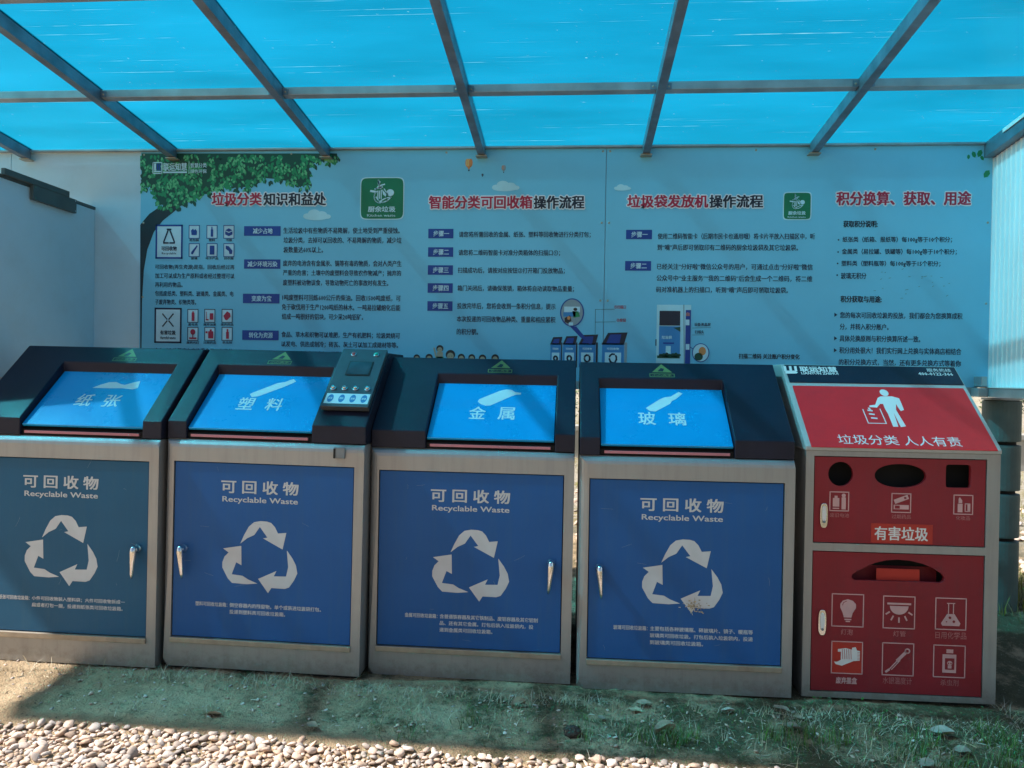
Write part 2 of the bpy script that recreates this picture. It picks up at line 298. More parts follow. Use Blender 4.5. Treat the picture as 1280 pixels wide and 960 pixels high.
class Ink:
    def __init__(s, plane, name, m, off=.0006): s.p, s.name, s.m, s.off, s.V, s.F = plane, name, m, off, [], []; s.mi = []; s.cur = 0
    def add(s, pts, faces, mi=None):
        k = len(s.V); s.V += [s.p.w(u, v, s.off) for u, v in pts]; s.F += [tuple(k+i for i in f) for f in faces]; s.mi += [s.cur if mi is None else mi]*len(faces); return s
    def poly(s, pts, mi=None):
        t = geometry.tessellate_polygon([[Vector((u, v, 0)) for u, v in pts]]); return s.add(pts, [tuple(q) for q in t], mi)
    def rect(s, a, b, c, d, mi=None): return s.add(rect(a, b, c, d), [(0, 1, 2, 3)], mi)
    def oval(s, cx, cy, rx, ry, n=20, mi=None): return s.add(oval(cx, cy, rx, ry, n), [tuple(range(n))], mi)
    def line(s, pts, wd, closed=False, mi=None):
        P = pts + [pts[0]] if closed else pts
        for (a, b), (c, d) in zip(P, P[1:]):
            l = math.hypot(c-a, d-b) or 1e-9; ex, ey = (c-a)/l*wd/2, (d-b)/l*wd/2
            s.add([(a-ex-ey, b-ey+ex), (a-ex+ey, b-ey-ex), (c+ex+ey, d+ey-ex), (c+ex-ey, d+ey+ex)], [(0, 1, 2, 3)], mi)
        return s
    def frame(s, a, b, c, d, wd, mi=None): return s.line(rect(a, b, c, d), wd, True, mi)
    def text(s, t, a, b, c, d, bold=.012, res=2, mi=None):
        """lettering whose ink fills u a..c, v b..d"""
        V, F = glyphs(t, res); e = bold*abs(d-b)
        if bold <= .012: sh = [(0, 0)]
        elif bold < .05: sh = [(-e, -e*.6), (e, -e*.6), (-e, e*.6), (e, e*.6), (0, 0)]
        else: sh = [(e*math.cos(q*math.pi/6), e*math.sin(q*math.pi/6)) for q in range(12)] + [(0, 0)]
        if len(sh) == 1: e = 0
        o0 = s.off
        for dx, dy in sh:      # a bold face is the regular one spread sideways, each pass a hair above the last
            s.add([(a+e+dx+(c-a-2*e)*x, b+e+dy+(d-b-2*e)*y) for x, y in V], F, mi); s.off += .00003
        s.off = o0; return s
    def end(s, parent=None):
        me = bpy.data.meshes.new(s.name); me.from_pydata(s.V, [], s.F)
        ms = s.m if isinstance(s.m, list) else [s.m]
        for q in ms: me.materials.append(q)
        if len(ms) > 1: me.polygons.foreach_set('material_index', s.mi)
        # print faces the viewer
        if me.polygons:
            bm = bmesh.new(); bm.from_mesh(me)
            for f in bm.faces:
                if f.normal.dot(s.p.n) < 0: f.normal_flip()
            bm.to_mesh(me); bm.free()
        o = bpy.data.objects.new(s.name, me); COL.objects.link(o); o.parent = parent or s.p.parent
        o['kind'] = 'stuff'
        return o

# ------------------------------------------------------------------ ground
def gz(x, y):
    b = .024 - .012*max(-3, min(3, x))                     # falls gently to the right
    b += .16*min(1, max(0, (y-3.9)/1.2)) + .02*max(0, min(20, y-6))
    b -= .035*min(1, max(0, (3.0-y)/.25))                   # gravel lies a little lower
    return b
def bumps(x, y):
    v = Vector((x, y, 0))
    k = 1 if 2.95 < y < 3.42 or y > 4.5 or x > 1.9 else .5
    return k*(.014*noise.noise(v*3.1) + .011*noise.noise(v*11) + .009*noise.noise(v*31) + .004*noise.noise(v*70))
def axis(lo, hi, a, b, st):
    o = []; x = a
    while x <= b+1e-6: o.append(x); x += st
    s = st; x = b
    while x < hi: s *= 1.35; x += s; o.append(min(x, hi))
    s = st; x = a
    while x > lo: s *= 1.35; x -= s; o.insert(0, max(x, lo))
    return o
xs = axis(-150, 150, -2.9, 2.9, .015); ys = axis(-60, 300, 2.5, 3.7, .012)
V = [(x, y, gz(x, y) + (bumps(x, y) if abs(x) < 8 and y < 12 else 0)) for y in ys for x in xs]
nx = len(xs); F = [(j*nx+i, j*nx+i+1, (j+1)*nx+i+1, (j+1)*nx+i) for j in range(len(ys)-1) for i in range(nx-1)]
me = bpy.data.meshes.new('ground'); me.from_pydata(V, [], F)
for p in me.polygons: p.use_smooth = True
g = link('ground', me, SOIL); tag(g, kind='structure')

# gravel strip in front: the 300 largest stones as parts, the rest joined
gp = bpy.data.objects.new('gravel_path', None); COL.objects.link(gp); tag(gp, kind='structure')
def pebble_mesh(k, lowpoly):
    bm = bmesh.new(); bmesh.ops.create_icosphere(bm, subdivisions=1 if lowpoly else 2, radius=1)
    rr = random.Random(k)
    off = Vector((rr.random()*40, rr.random()*40, 0)); sx, sy, sz = 1, rr.uniform(.58, .95), rr.uniform(.32, .52)
    for v in bm.verts:
        d = v.co.normalized(); r = 1 + .55*noise.noise(d*1.2+off) + .22*noise.noise(d*2.7+off)
        v.co = Vector((d.x*r*sx, d.y*r*sy, d.z*r*sz))
    me = bpy.data.meshes.new('pebble'); bm.to_mesh(me); bm.free(); me.materials.append(PEB)
    for p in me.polygons: p.use_smooth = True
    return me
pm = [pebble_mesh(k, False) for k in range(14)]
def edge_y(x): return 2.875 + .02*math.sin(x*3.1) + .03*noise.noise(Vector((x*2.3, 5, 0))) - (.0 if x < .9 else min(.24, (x-.9)*.42))
cand = []; grid = {}
def try_place(x, y, r, k=.72):
    c = (int(x/.06), int(y/.06))
    for i in (-1, 0, 1):
        for j in (-1, 0, 1):
            for (a, b, q) in grid.get((c[0]+i, c[1]+j), ()):
                if (a-x)**2+(b-y)**2 < ((q+r)*k)**2: return False
    grid.setdefault(c, []).append((x, y, r)); return True
for n_, (rlo, rhi) in ((7000, (.013, .025)), (15000, (.011, .019)), (34000, (.006, .012))):
    for _ in range(n_):
        x = random.uniform(-2.7, 2.3); y = random.uniform(2.35, 3.02)
        if y > edge_y(x)+random.gauss(0, .012): continue
        if x > -.1 and random.random() < .35*min(1, (x+.1)/1.0) and noise.noise(Vector((x*4, y*6, 2))) > -.1: continue
        r = random.uniform(rlo, rhi)
        if try_place(x, y, r): cand.append((x, y, r))
def vis(x, y): 
    d = Vector((x, y, 0))-CAM; z = d.dot(fw); return 0 < 640+FPX*d.dot(RT)/z < 1280 and 480-FPX*d.dot(UP)/z < 968
seen = sorted([c for c in cand if vis(c[0], c[1])], key=lambda c: -c[2]/c[1])
top = set(seen[:300]); rest = [c for c in cand if c not in top]
def pmat(x, y, r, seat=.25):
    return Matrix.Translation((x, y, gz(x, y)+bumps(x, y)+r*seat+random.uniform(-.2, .35)*r)) @ Matrix.Rotation(random.uniform(0, 6.3), 4, 'Z') @ Matrix.Rotation(random.gauss(0, .3), 4, 'X') @ Matrix.Rotation(random.gauss(0, .3), 4, 'Y') @ Matrix.Scale(r, 4)
for c in top:
    o = bpy.data.objects.new('pebble', random.choice(pm)); COL.objects.link(o); o.parent = gp; o.matrix_basis = pmat(*c)
data = [([v.co.copy() for v in m_.vertices], [tuple(p.vertices) for p in m_.polygons]) for m_ in pm]
Vv, Ff = [], []
def addp(c, seat=.25):
    T = pmat(*c, seat); vs, fs = random.choice(data); k = len(Vv); Vv.extend([T @ v for v in vs]); Ff.extend([tuple(k+i for i in f) for f in fs])
for c in rest: addp(c)
for _ in range(1500): addp((random.uniform(-4.5, 4.5), random.uniform(5.0, 9), random.uniform(.01, .05)))      # stones out behind the wall
for _ in range(420): addp((random.uniform(-2.8, 2.3), random.uniform(2.98, 3.45), random.choice((.004, .006, .009))))
me = bpy.data.meshes.new('gravel'); me.from_pydata(Vv, [], Ff); me.materials.append(PEB)
for p in me.polygons: p.use_smooth = True
o = bpy.data.objects.new('gravel', me); COL.objects.link(o); o.parent = gp; tag(o, kind='stuff')

# ------------------------------------------------------------------ back wall, poster, partition, side wall, posts
WY, WT, WB = 4.80, 2.865, 1.385
wall = empty('back_wall', (-1.9, WY, WB), 'long white panel wall that carries the blue poster, behind the recycling bins', 'wall')
def wl(name, a, b, m, bev=.002): return boxo(name, (a[0]+1.9, a[1]-WY, a[2]-WB), (b[0]+1.9, b[1]-WY, b[2]-WB), m, wall, bev)
for i in range(7):
    x0 = -6.2+i*1.24; wl('wall_panel', (x0+.001, WY, WB+.04), (min(x0+1.238, 2.48), WY+.05, WT-.0), WALLW)
wl('bottom_rail', (-6.2, WY-.012, WB-.012), (2.395, WY+.06, WB+.04), FRAMEG)
wl('top_trim', (-6.2, WY-.008, WT), (2.48, WY+.058, WT+.012), FLASH)

# poster
PO = Vector((-2.82, WY-.008, WB+.04))
pst = empty('poster', PO, 'wide sky blue waste sorting information poster printed on two sheets on the white back wall', 'poster')
P = Plane(pst, (0, 0, 0), (1, 0, 0), (0, 0, 1), (0, -1, 0))
P._px = P.px
def wx(x, y): return P.px(x, y)
for a, b in ((0, 2.995), (2.999, 5.275)):   # two sheets with a joint
    boxo('print_sheet', (a, -.004, 0), (b, .004, WT-PO.z-.002), POST, pst)
P.O = Vector((0, -.004, 0))
for v in (.02, .50, .98, 1.42):
    for u in ([.02, 1.0, 2.0, 2.975, 3.02, 3.9, 4.6, 5.255] if v in (.02, 1.42) else [.02, 2.975, 3.02, 5.255]):
        bm = bmesh.new(); lathe(bm, (u, -.0035, v), (0, -1, 0), [(.007, 0), (.007, .001), (.004, .003)], 10); fin('screw', bm, STEEL, pst)
def Z(ox, oy, sc):
    return lambda x, y: P.px(ox+x/sc, oy+y/sc)
z4, z5, z6, z7 = Z(170, 180, 3.554), Z(510, 180, 3.554), Z(760, 180, 3.43), Z(1000, 180, 3.4286)
def T(ink, z, s, x0, x1, yc, h, bold=.012, res=1, mi=None):
    a, v = z(x0, yc); c, v2 = z(x1, yc); v = (v+v2)/2; hh = abs(z(x0, yc-h/2)[1]-z(x0, yc+h/2)[1])/2
    ink.text(s, a, v-hh, c, v+hh, bold, res, mi); return ink
def para(name, z, rows, h, m=NAVY, bold=.018):
    k = Ink(P, name, m, .0012)
    for s, x0, x1, y in rows: T(k, z, s, x0, x1, y, h, bold)
    return k.end()
# foliage of the printed tree, trunk, logo
tr = Ink(P, 'printed_trunk', TRUNK, .0006)
tr.poly([z4(*p) for p in ((24,352),(60,310),(100,283),(190,270),(240,240),(170,300),(120,340),(80,390),(50,470),(35,560),(27,700),(24,960),(19,960),(19,360))]); tr.end()
def pip(x, y, poly):
    c = False; n = len(poly)
    for i in range(n):
        a, b = poly[i], poly[(i+1) % n]
        if (a[1] > y) != (b[1] > y) and x < (b[0]-a[0])*(y-a[1])/(b[1]-a[1])+a[0]: c = not c
    return c
fol = [(20,42),(900,42),(905,72),(850,85),(800,75),(775,120),(780,190),(730,200),(680,175),(620,165),(560,160),(500,200),(440,205),(400,180),(370,215),(320,225),(290,240),(230,270),(180,290),(110,280),(75,235),(60,200),(20,205)]
fk = Ink(P, 'printed_foliage', [LEAF1, LEAF2, LEAF3], .0008)
fk.poly([z4(x*.985+6, y-10 if y > 50 else y) for x, y in fol], 0)
rr = random.Random(3)
top_v = z4(0, 43)[1]
for layer, cnt, sz in ((0, 420, 30), (1, 640, 23), (2, 330, 18)):
    for _ in range(cnt*3):
        x, y = rr.uniform(20, 910), rr.uniform(46, 300)
        if not pip(x, y, fol): continue
        if layer and noise.noise(Vector((x*.021, y*.024, 3))) < (-.22 if layer == 1 else -.02): continue
        cnt -= 1
        if cnt < 0: break
        s_ = rr.uniform(.6, 1.1)*sz; a = rr.uniform(.6, 2.6)+math.pi/2*0
        L_ = [(0, 0), (.35, .28), (.7, .2), (1, 0), (.7, -.2), (.35, -.28)]
        q = [(x+s_*(u*math.cos(a)-v*math.sin(a)), y+s_*(u*math.sin(a)+v*math.cos(a))) for u, v in L_]
        q = [z4(max(19, u), v) for u, v in q]
        if max(v for _, v in q) > top_v: continue
        fk.off = .0010+.0002*layer+rr.random()*.00015; fk.poly(q, layer)
fk.end()
# leaves printed at the right-hand edge
fk = Ink(P, 'printed_leaf', [LEAF2], .0010)
for cx, cy, s_, a in ((745,45,26,1.2),(770,40,30,2.0),(722,55,18,1.7),(800,128,34,2.2),(780,60,20,1.0)):
    L_ = [(-.7, 0), (-.3, .42), (.3, .4), (.75, 0), (.3, -.4), (-.3, -.42)]
    fk.off += .0001; fk.poly([z7(cx+s_*(u*math.cos(a)-v*math.sin(a))*.8, cy+s_*(u*math.sin(a)+v*math.cos(a))*.8) for u, v in L_])
fk.end()
# maker's logo, printed small
lg = Ink(P, 'printed_logo', [ICOW, TAGB], .0022)
def zl(x, y): return P.px(180+x/12.8, 190+y/12.8)
lg.frame(*zl(145, 345), *zl(290, 170), .006, 0); lg.rect(*zl(165, 300), *zl(195, 185), 0); lg.rect(*zl(205, 300), *zl(232, 185), 1); lg.rect(*zl(240, 300), *zl(268, 185), 1)
lg.rect(*zl(160, 325), *zl(275, 305), 0)
lg.off += .0003
T(lg, zl, '联运知慧', 310, 690, 240, 130, .02, 1, 0); lg.rect(*zl(310, 340), *zl(690, 312), 0); lg.rect(*zl(718, 350), *zl(728, 150), 0)
T(lg, zl, '智慧分类', 745, 1005, 215, 75, .02, 1, 0); T(lg, zl, '绿色环保', 745, 1005, 310, 65, .02, 1, 0); lg.end()
# headings
def heading(z, parts, yc, h):
    k = Ink(P, 'heading', [OUTL, INKR, INKK], .0016)
    for s, x0, x1, mi in parts:
        k.off = .0016
        e = 4.6; T(k, z, s, x0-e, x1+e, yc, h+2*e, .09, 1, 0)
        k.off = .0024; T(k, z, s, x0, x1, yc, h, .034, 2, mi)
    k.end()
heading(z4, [('垃圾分类', 337, 560, 1), ('知识和益处', 566, 845, 2)], 245, 60)
heading(z5, [('智能分类可回收箱', 93, 553, 1), ('操作流程', 558, 784, 2)], 259, 60)
heading(z6, [('垃圾袋发放机', 82, 430, 1), ('操作流程', 434, 665, 2)], 246, 57)
heading(z7, [('积分换算、获取、用途', 155, 733, 1)], 233, 62)
# tags + text column 1
def tagbox(z, a, b, c, d, s, x0, x1, h=26):
    k = Ink(P, 'heading_tag', [TAGB, ICOW], .0010); p, q = z(a, d), z(c, b); k.rect(*p, *q, 0); k.off = .0018; T(k, z, s, x0, x1, (b+d)/2, h, .02, 1, 1); k.end()
tagbox(z4, 480, 365, 643, 408, '减少占地', 520, 607); tagbox(z4, 480, 513, 642, 554, '减少环境污染', 496, 628)
tagbox(z4, 475, 666, 638, 707, '变废为宝', 514, 602); tagbox(z4, 472, 829, 634, 870, '转化为资源', 502, 608)
para('paragraph', z4, [('生活垃圾中有些物质不易降解，使土地受到严重侵蚀。', 655, 1172, 385), ('垃圾分类，去掉可以回收的、不易降解的物质，减少垃', 655, 1180, 428), ('圾数量达60%以上。', 655, 832, 470)], 28)
para('paragraph', z4, [('废弃的电池含有金属汞、镉等有毒的物质，会对人类产生', 653, 1180, 531), ('严重的危害；土壤中的废塑料会导致农作物减产；抛弃的', 653, 1178, 574), ('废塑料被动物误食，导致动物死亡的事故时有发生。', 653, 1122, 617)], 28)
para('paragraph', z4, [('1吨废塑料可回炼600公斤的柴油。回收1500吨废纸，可', 650, 1176, 684), ('免于砍伐用于生产1200吨纸的林木。一吨易拉罐熔化后能', 648, 1175, 726), ('结成一吨很好的铝块，可少采20吨铝矿。', 648, 1010, 768)], 28)
para('paragraph', z4, [('食品、草木和织物可以堆肥，生产有机肥料；垃圾焚烧可', 646, 1173, 850), ('以发电、供热或制冷；砖瓦、灰土可以加工成建材等等。', 646, 1165, 892), ('各种固体废弃物混合在一起是垃圾，分选开就是资源。', 646, 1115, 935)], 28)
LT = NAVY
para('paragraph', z4, [('可回收物(再生资源)是指，回收后经过再', 85, 438, 548), ('加工可以成为生产原料或者经过整理可以', 85, 438, 586), ('再利用的物品。', 85, 208, 625), ('包括废纸类、塑料类、玻璃类、金属类、电', 85, 434, 665), ('子废弃物类、织物类等。', 85, 268, 702)], 24, MATS['navy_ink'])
para('paragraph', z4, [('含有对人体健康有害的重金属、有毒的', 82, 430, 920)], 26)
# pictogram boxes
def pict(name, z, a, b, c, d, edge, wd, draw, mats):
    k = Ink(P, name, [ICOW, edge]+mats, .0010); k.rect(*z(a, d), *z(c, b), 0); k.off = .0016; k.frame(*z(a, d), *z(c, b), wd, 1)
    k.off = .0022; draw(k, lambda u, v: z(a+(c-a)*u, d-(d-b)*v)); return k.end()
def tri_sym(k, q):
    k.line([q(.30, .50), q(.46, .84)], .010, mi=2); k.line([q(.54, .84), q(.70, .50)], .010, mi=2); k.line([q(.30, .46), q(.46, .46)], .010, mi=2); k.line([q(.54, .46), q(.70, .46)], .010, mi=2)
    k.line([q(.44, .88), q(.56, .88)], .010, mi=2)
    k.text('可回收物', *q(.2, .22), *q(.8, .36), .03, 1, 2); k.text('Recyclable', *q(.22, .09), *q(.78, .17), .02, 1, 2)
pict('pictogram', z4, 90, 362, 205, 506, TAGB, .011, tri_sym, [NAVY])
def x_sym(k, q):
    k.line([q(.30, .48), q(.46, .63)], .008, mi=2); k.line([q(.54, .69), q(.70, .84)], .008, mi=2); k.line([q(.30, .84), q(.46, .69)], .008, mi=2); k.line([q(.54, .63), q(.70, .48)], .008, mi=2)
    k.text('有害垃圾', *q(.2, .22), *q(.8, .35), .03, 1, 2); k.text('Harmful waste', *q(.2, .09), *q(.8, .17), .02, 1, 2)
pict('pictogram', z4, 85, 732, 200, 880, NAVY, .011, x_sym, [INKK])
def s_carton(k, q): k.poly([q(.25,.25),q(.75,.25),q(.78,.55),q(.62,.72),q(.5,.62),q(.38,.75),q(.2,.6)], 2)
def s_bottle(k, q): k.rect(*q(.38,.12), *q(.62,.62), 2); k.poly([q(.38,.62),q(.62,.62),q(.55,.78),q(.45,.78)], 2); k.rect(*q(.45,.78), *q(.55,.9), 2)
def s_books(k, q): k.poly([q(.15,.62),q(.5,.78),q(.85,.62),q(.5,.5)], 2); k.poly([q(.15,.55),q(.5,.42),q(.85,.55),q(.85,.3),q(.5,.16),q(.15,.3)], 2)
def s_flask(k, q): k.poly([q(.2,.2),q(.35,.15),q(.7,.62),q(.85,.82),q(.75,.88),q(.6,.72),q(.22,.35)], 2)
def s_phone(k, q): k.rect(*q(.28,.15), *q(.74,.85), 2)
def s_shoe(k, q): k.poly([q(.2,.85),q(.5,.8),q(.85,.45),q(.8,.18),q(.55,.2),q(.5,.42),q(.2,.6)], 2)
def s_batt(k, q): k.rect(*q(.38,.1), *q(.66,.75), 2); k.rect(*q(.45,.75), *q(.6,.85), 2)
def s_pot(k, q): k.rect(*q(.5,.2), *q(.85,.7), 2); k.line([q(.2,.2), q(.2,.8)], .004, mi=2); k.rect(*q(.12,.15), *q(.4,.25), 2)
def s_pill(k, q): k.poly([q(.15,.5),q(.5,.85),q(.8,.7),q(.85,.45),q(.5,.15),q(.3,.2)], 2)
def s_bulb(k, q): k.oval(*q(.5,.65), .017, .019, 12, 2); k.rect(*q(.15,.1), *q(.85,.22), 2); k.rect(*q(.45,.2), *q(.55,.5), 2)
def s_can(k, q): k.rect(*q(.35,.15), *q(.85,.7), 2); k.rect(*q(.5,.7), *q(.7,.85), 2); k.rect(*q(.1,.55), *q(.3,.7), 2)
def s_spray(k, q): k.rect(*q(.4,.12), *q(.68,.65), 2); k.rect(*q(.46,.65), *q(.62,.88), 2)
for i, (dr, cap) in enumerate(((s_carton,'纸包装'),(s_bottle,'塑料'),(s_books,'书报'),(s_flask,'玻璃'),(s_phone,'电子产品'),(s_shoe,'旧衣服'))):
    a = (236, 315, 390)[i % 3]; b = (362, 443)[i//3]
    pict('pictogram', z4, a, b, a+46, b+57, TAGB, .0045, dr, [TAGB])
    k = Ink(P, 'caption', NAVY, .0012); w_ = 7*len(cap); T(k, z4, cap, a+23-w_, a+23+w_, b+65, 12, .03, 1); k.end()
for i, (dr, cap, m_) in enumerate(((s_batt,'废电池',INKR),(s_pot,'废弃油漆',INKR),(s_pill,'废弃药品',INKR),(s_bulb,'废荧光灯',INKR),(s_can,'过期药品',INKR),(s_spray,'杀虫剂',INKR))):
    a = (230, 305, 382)[i % 3]; b = (735, 815)[i//3]
    pict('pictogram', z4, a, b, a+46, b+57, NAVY, .0045, dr, [m_])
    k = Ink(P, 'caption', NAVY, .0012); w_ = 7*len(cap); T(k, z4, cap, a+23-w_, a+23+w_, b+67, 12, .03, 1); k.end()
# kitchen waste logo squares
def logo(a, b, c, d):
    k = Ink(P, 'kitchen_waste_logo', [ICOW, LOGOG], .0010)
    (u0, v0), (u1, v1) = P.px(a, d), P.px(c, b); W_, H_ = u1-u0, v1-v0
    k.poly(oval((u0+u1)/2, (v0+v1)/2, W_/2+.006, H_/2+.006, 48, 9), 0); k.off = .0015; k.poly(oval((u0+u1)/2, (v0+v1)/2, W_/2, H_/2, 48, 9), 1); k.off = .0021
    q = lambda x, y: (u0+W_*x, v0+H_*(1-y)); lw = W_*.022
    k.text('厨余垃圾', *q(.17, .84), *q(.82, .69), .03, 1, 0); k.text('Kitchen waste', *q(.15, .95), *q(.82, .885), .02, 1, 0)
    k.poly([q(.40,.05),q(.46,.09),q(.43,.16),q(.39,.15)], 0); k.line([q(.36,.26), q(.43,.19), q(.55,.155)], lw*1.3, mi=0); k.line([q(.41,.06), q(.42,.18)], lw*1.4, mi=0)
    k.line([q(.24,.32), q(.33,.335)], lw*2.2, mi=0); k.line([q(.33,.27), q(.50,.22)], lw*1.3, mi=0)
    k.oval(*q(.45,.235), W_*.045, H_*.03, 14, 0)
    k.line([q(.36+.13*math.cos(t)*-1+.08, .46+.15*math.sin(t)) for t in [i*.35 for i in range(-3, 6)]], lw, mi=0)
    k.line([q(.40,.32), q(.40,.50)], lw, mi=0); k.line([q(.44,.32), q(.44,.50)], lw, mi=0); k.line([q(.48,.30), q(.48,.50)], lw, mi=0)
    k.poly([q(.50,.28),q(.60,.40),q(.58,.46),q(.52,.40)], 0); k.line([q(.55,.27), q(.64,.42)], lw, mi=0)
    k.oval(*q(.69,.36), W_*.09, H_*.085, 20, 0)
    k.line([q(.36,.47), q(.42,.56), q(.52,.60), q(.62,.56), q(.71,.47), q(.60,.49), q(.48,.55)], lw*1.2, mi=0); k.end()
logo(451, 222.5, 504.5, 273.5); logo(979.5, 241, 1013.5, 274)
# column 2
for i, (y, n_) in enumerate(((398,'一'),(480,'二'),(560,'三'),(640,'四'),(720,'五'))):
    tagbox(z5, 90-i, y-21, 202-i, y+21, '步骤'+n_, 113-i, 183-i, 27)
para('paragraph', z5, [('请您将所需回收的金属、纸张、塑料等回收物进行分类打包；', 226, 812, 403)], 28)
para('paragraph', z5, [('请您将二维码智能卡对准分类箱体的扫描口①；', 224, 676, 484)], 28)
para('paragraph', z5, [('扫描成功后，请按对应按钮②打开箱门投放物品；', 221, 697, 563)], 28)
para('paragraph', z5, [('箱门关闭后，请确保落锁，箱体将自动读取物品重量；', 220, 738, 643)], 28)
para('paragraph', z5, [('投放完毕后，您将会收到一条积分信息，提示', 218, 656, 721), ('本次投递的可回收物品种类、重量和相应累积', 217, 655, 779), ('的积分额。', 216, 312, 834)], 28)
# balloons and clouds
def zq(x, y): return z5(x, y)
bal = Ink(P, 'printed_balloon', [YEL, ORANGE, GREYI, NAVY], .0010)
def balloon(x, y, s_, a, b):
    u, v = z5(x, y); r = s_*.0013
    for i in range(5):
        f = (i-2)/2.5; bal.off += .00005; bal.oval(u+f*r*.55, v, r*(.55 if i in (0, 4) else .5), r*1.1, 16, a if i % 2 else b)
    bal.poly([(u-r*.6, v-r*.8), (u+r*.6, v-r*.8), (u+r*.15, v-r*1.7), (u-r*.15, v-r*1.7)], b); bal.rect(u-r*.2, v-r*2.2, u+r*.2, v-r*1.8, 3)
balloon(271, 84, 18, 0, 1); balloon(425, 106, 11, 1, 2); balloon(331, 137, 5, 2, 3); bal.end()
cl = Ink(P, 'printed_cloud', CLOUD, .0007)
for (z, x, y, s_) in ((z5, 430, 190, 1.), (z4, 800, 318, 1.05), (z5, 950, 195, .6)):
    u, v = z(x, y)
    for i, (dx, dy, r) in enumerate(((-.045, -.004, .022), (-.01, .012, .032), (.03, .004, .028), (.06, -.006, .017), (0, -.014, .06))):
        cl.off += .00004; cl.oval(u+dx*s_*1.2, v+dy*s_, r*s_*1.2, (r*.8 if i < 4 else .014)*s_, 18)
cl.end()
# magnifier circle, drawn bins, drawn children
mg = Ink(P, 'printed_magnifier', [TAGB, GREYI, LEAF2, MIDB, ORANGE, ICOW, HAIR], .0012)
def zm(x, y): return P.px(680+x/5.82, 370+y/5.82)
u, v = zm(204, 120); mg.poly([zm(190,222),zm(235,222),zm(300,300),zm(350,350),zm(335,352),zm(262,298)], 0); mg.off = .0016; mg.oval(u, v, .074, .088, 32, 0); mg.off = .0020; mg.oval(u, v, .067, .081, 32, 1)
mg.off = .0024; mg.rect(*zm(146, 118), *zm(262, 78), 5); mg.rect(*zm(140, 150), *zm(230, 118), 3); mg.poly([zm(205,110),zm(250,112),zm(262,150),zm(215,158)], 2); mg.off = .0027; mg.oval(*zm(228, 97), .012, .010, 12, 6); mg.poly([zm(150,160),zm(190,140),zm(200,180),zm(175,200),zm(150,190)], 6); mg.rect(*zm(180, 215), *zm(212, 192), 5); mg.off += .0002; mg.oval(*zm(180,160), .01, .012, 10, 4); mg.end()
mb = Ink(P, 'printed_bins', [ICOW, MIDB, INKK, TAGB, GREYI, NAVY], .0010)
for (a, b, yt) in ((45, 122, 350), (137, 230, 350), (252, 375, 350), (420, 582, 350)):
    mb.off = .0010; w_ = b-a; ty = {45: 297, 137: 290, 252: 280, 420: 265}[a]
    mb.rect(*zm(a, 520), *zm(b, yt), 1); mb.poly([zm(a, yt), zm(b, yt), zm(b+w_*.16, ty), zm(a+w_*.28, ty+3)], 2)
    mb.rect(*zm(b, 520), *zm(b+w_*.14, yt-12), 2 if a < 400 else 4)
    mb.off = .0015; mb.poly([zm(a+w_*.2, yt-6), zm(b-w_*.2, yt-6), zm(b-w_*.12, ty+14), zm(a+w_*.38, ty+16)], 3)
    mb.text('可回收物', *zm(a+w_*.22, yt+42), *zm(b-w_*.22, yt+26), .03, 1, 0)
    mb.rect(*zm(a+w_*.13, 520), *zm(b-w_*.13, yt+62), 0); mb.off = .0020
    cx, cy = a+w_*.5, yt+90
    for t in (0, 1, 2):
        t0 = t*2.094+1.2; mb.line([zm(cx+w_*.16*math.cos(t0+q), cy+14-w_*.2*math.sin(t0+q)) for q in (0, .6, 1.2, 1.5)], .010, mi=5)
    mb.off = .001; mb.rect(*zm(a-3, 520), *zm(a, yt-4), 4); mb.rect(*zm(a, yt+4), *zm(b, yt-4), 4)
mb.off = .0018; mb.line([zm(372, 275), zm(374, 98), zm(512, 96)], .0022, mi=2); mb.line([zm(374, 190), zm(520, 188)], .0022, mi=2); mb.end()
k = Ink(P, 'caption', INKR, .0016); T(k, zm, '①扫描口', 512, 596, 80, 26, .02, 1); T(k, zm, '②按钮', 528, 596, 176, 26, .02, 1); k.end()
ch = Ink(P, 'printed_children', [SKIN, HAIR, LEAF3], .0010)
def zc(x, y): return P.px(500+x/5.82, 420+y/5.82)
for x, y, r in ((122,160,22),(212,160,25),(290,95,24),(367,140,32),(446,158,24),(522,160,23),(600,165,25),(692,163,25)):
    u, v = zc(x, y); s_ = r*.00084; ch.off = .0010; ch.oval(u, v+s_*.15, s_*1.12, s_*1.1, 20, 1); ch.off = .0015; ch.oval(u, v-s_*.25, s_*.8, s_*.85, 18, 0); ch.off = .0018; ch.oval(u-s_*.3, v-s_*.2, s_*.08, s_*.1, 8, 1); ch.oval(u+s_*.3, v-s_*.2, s_*.08, s_*.1, 8, 1)
ch.off = .0008; ch.rect(*zc(268, 170), *zc(312, 118), 0); ch.line([zc(262, 150), zc(248, 90)], .010, mi=0); ch.rect(*zc(262, 175), *zc(318, 150), 2); ch.end()
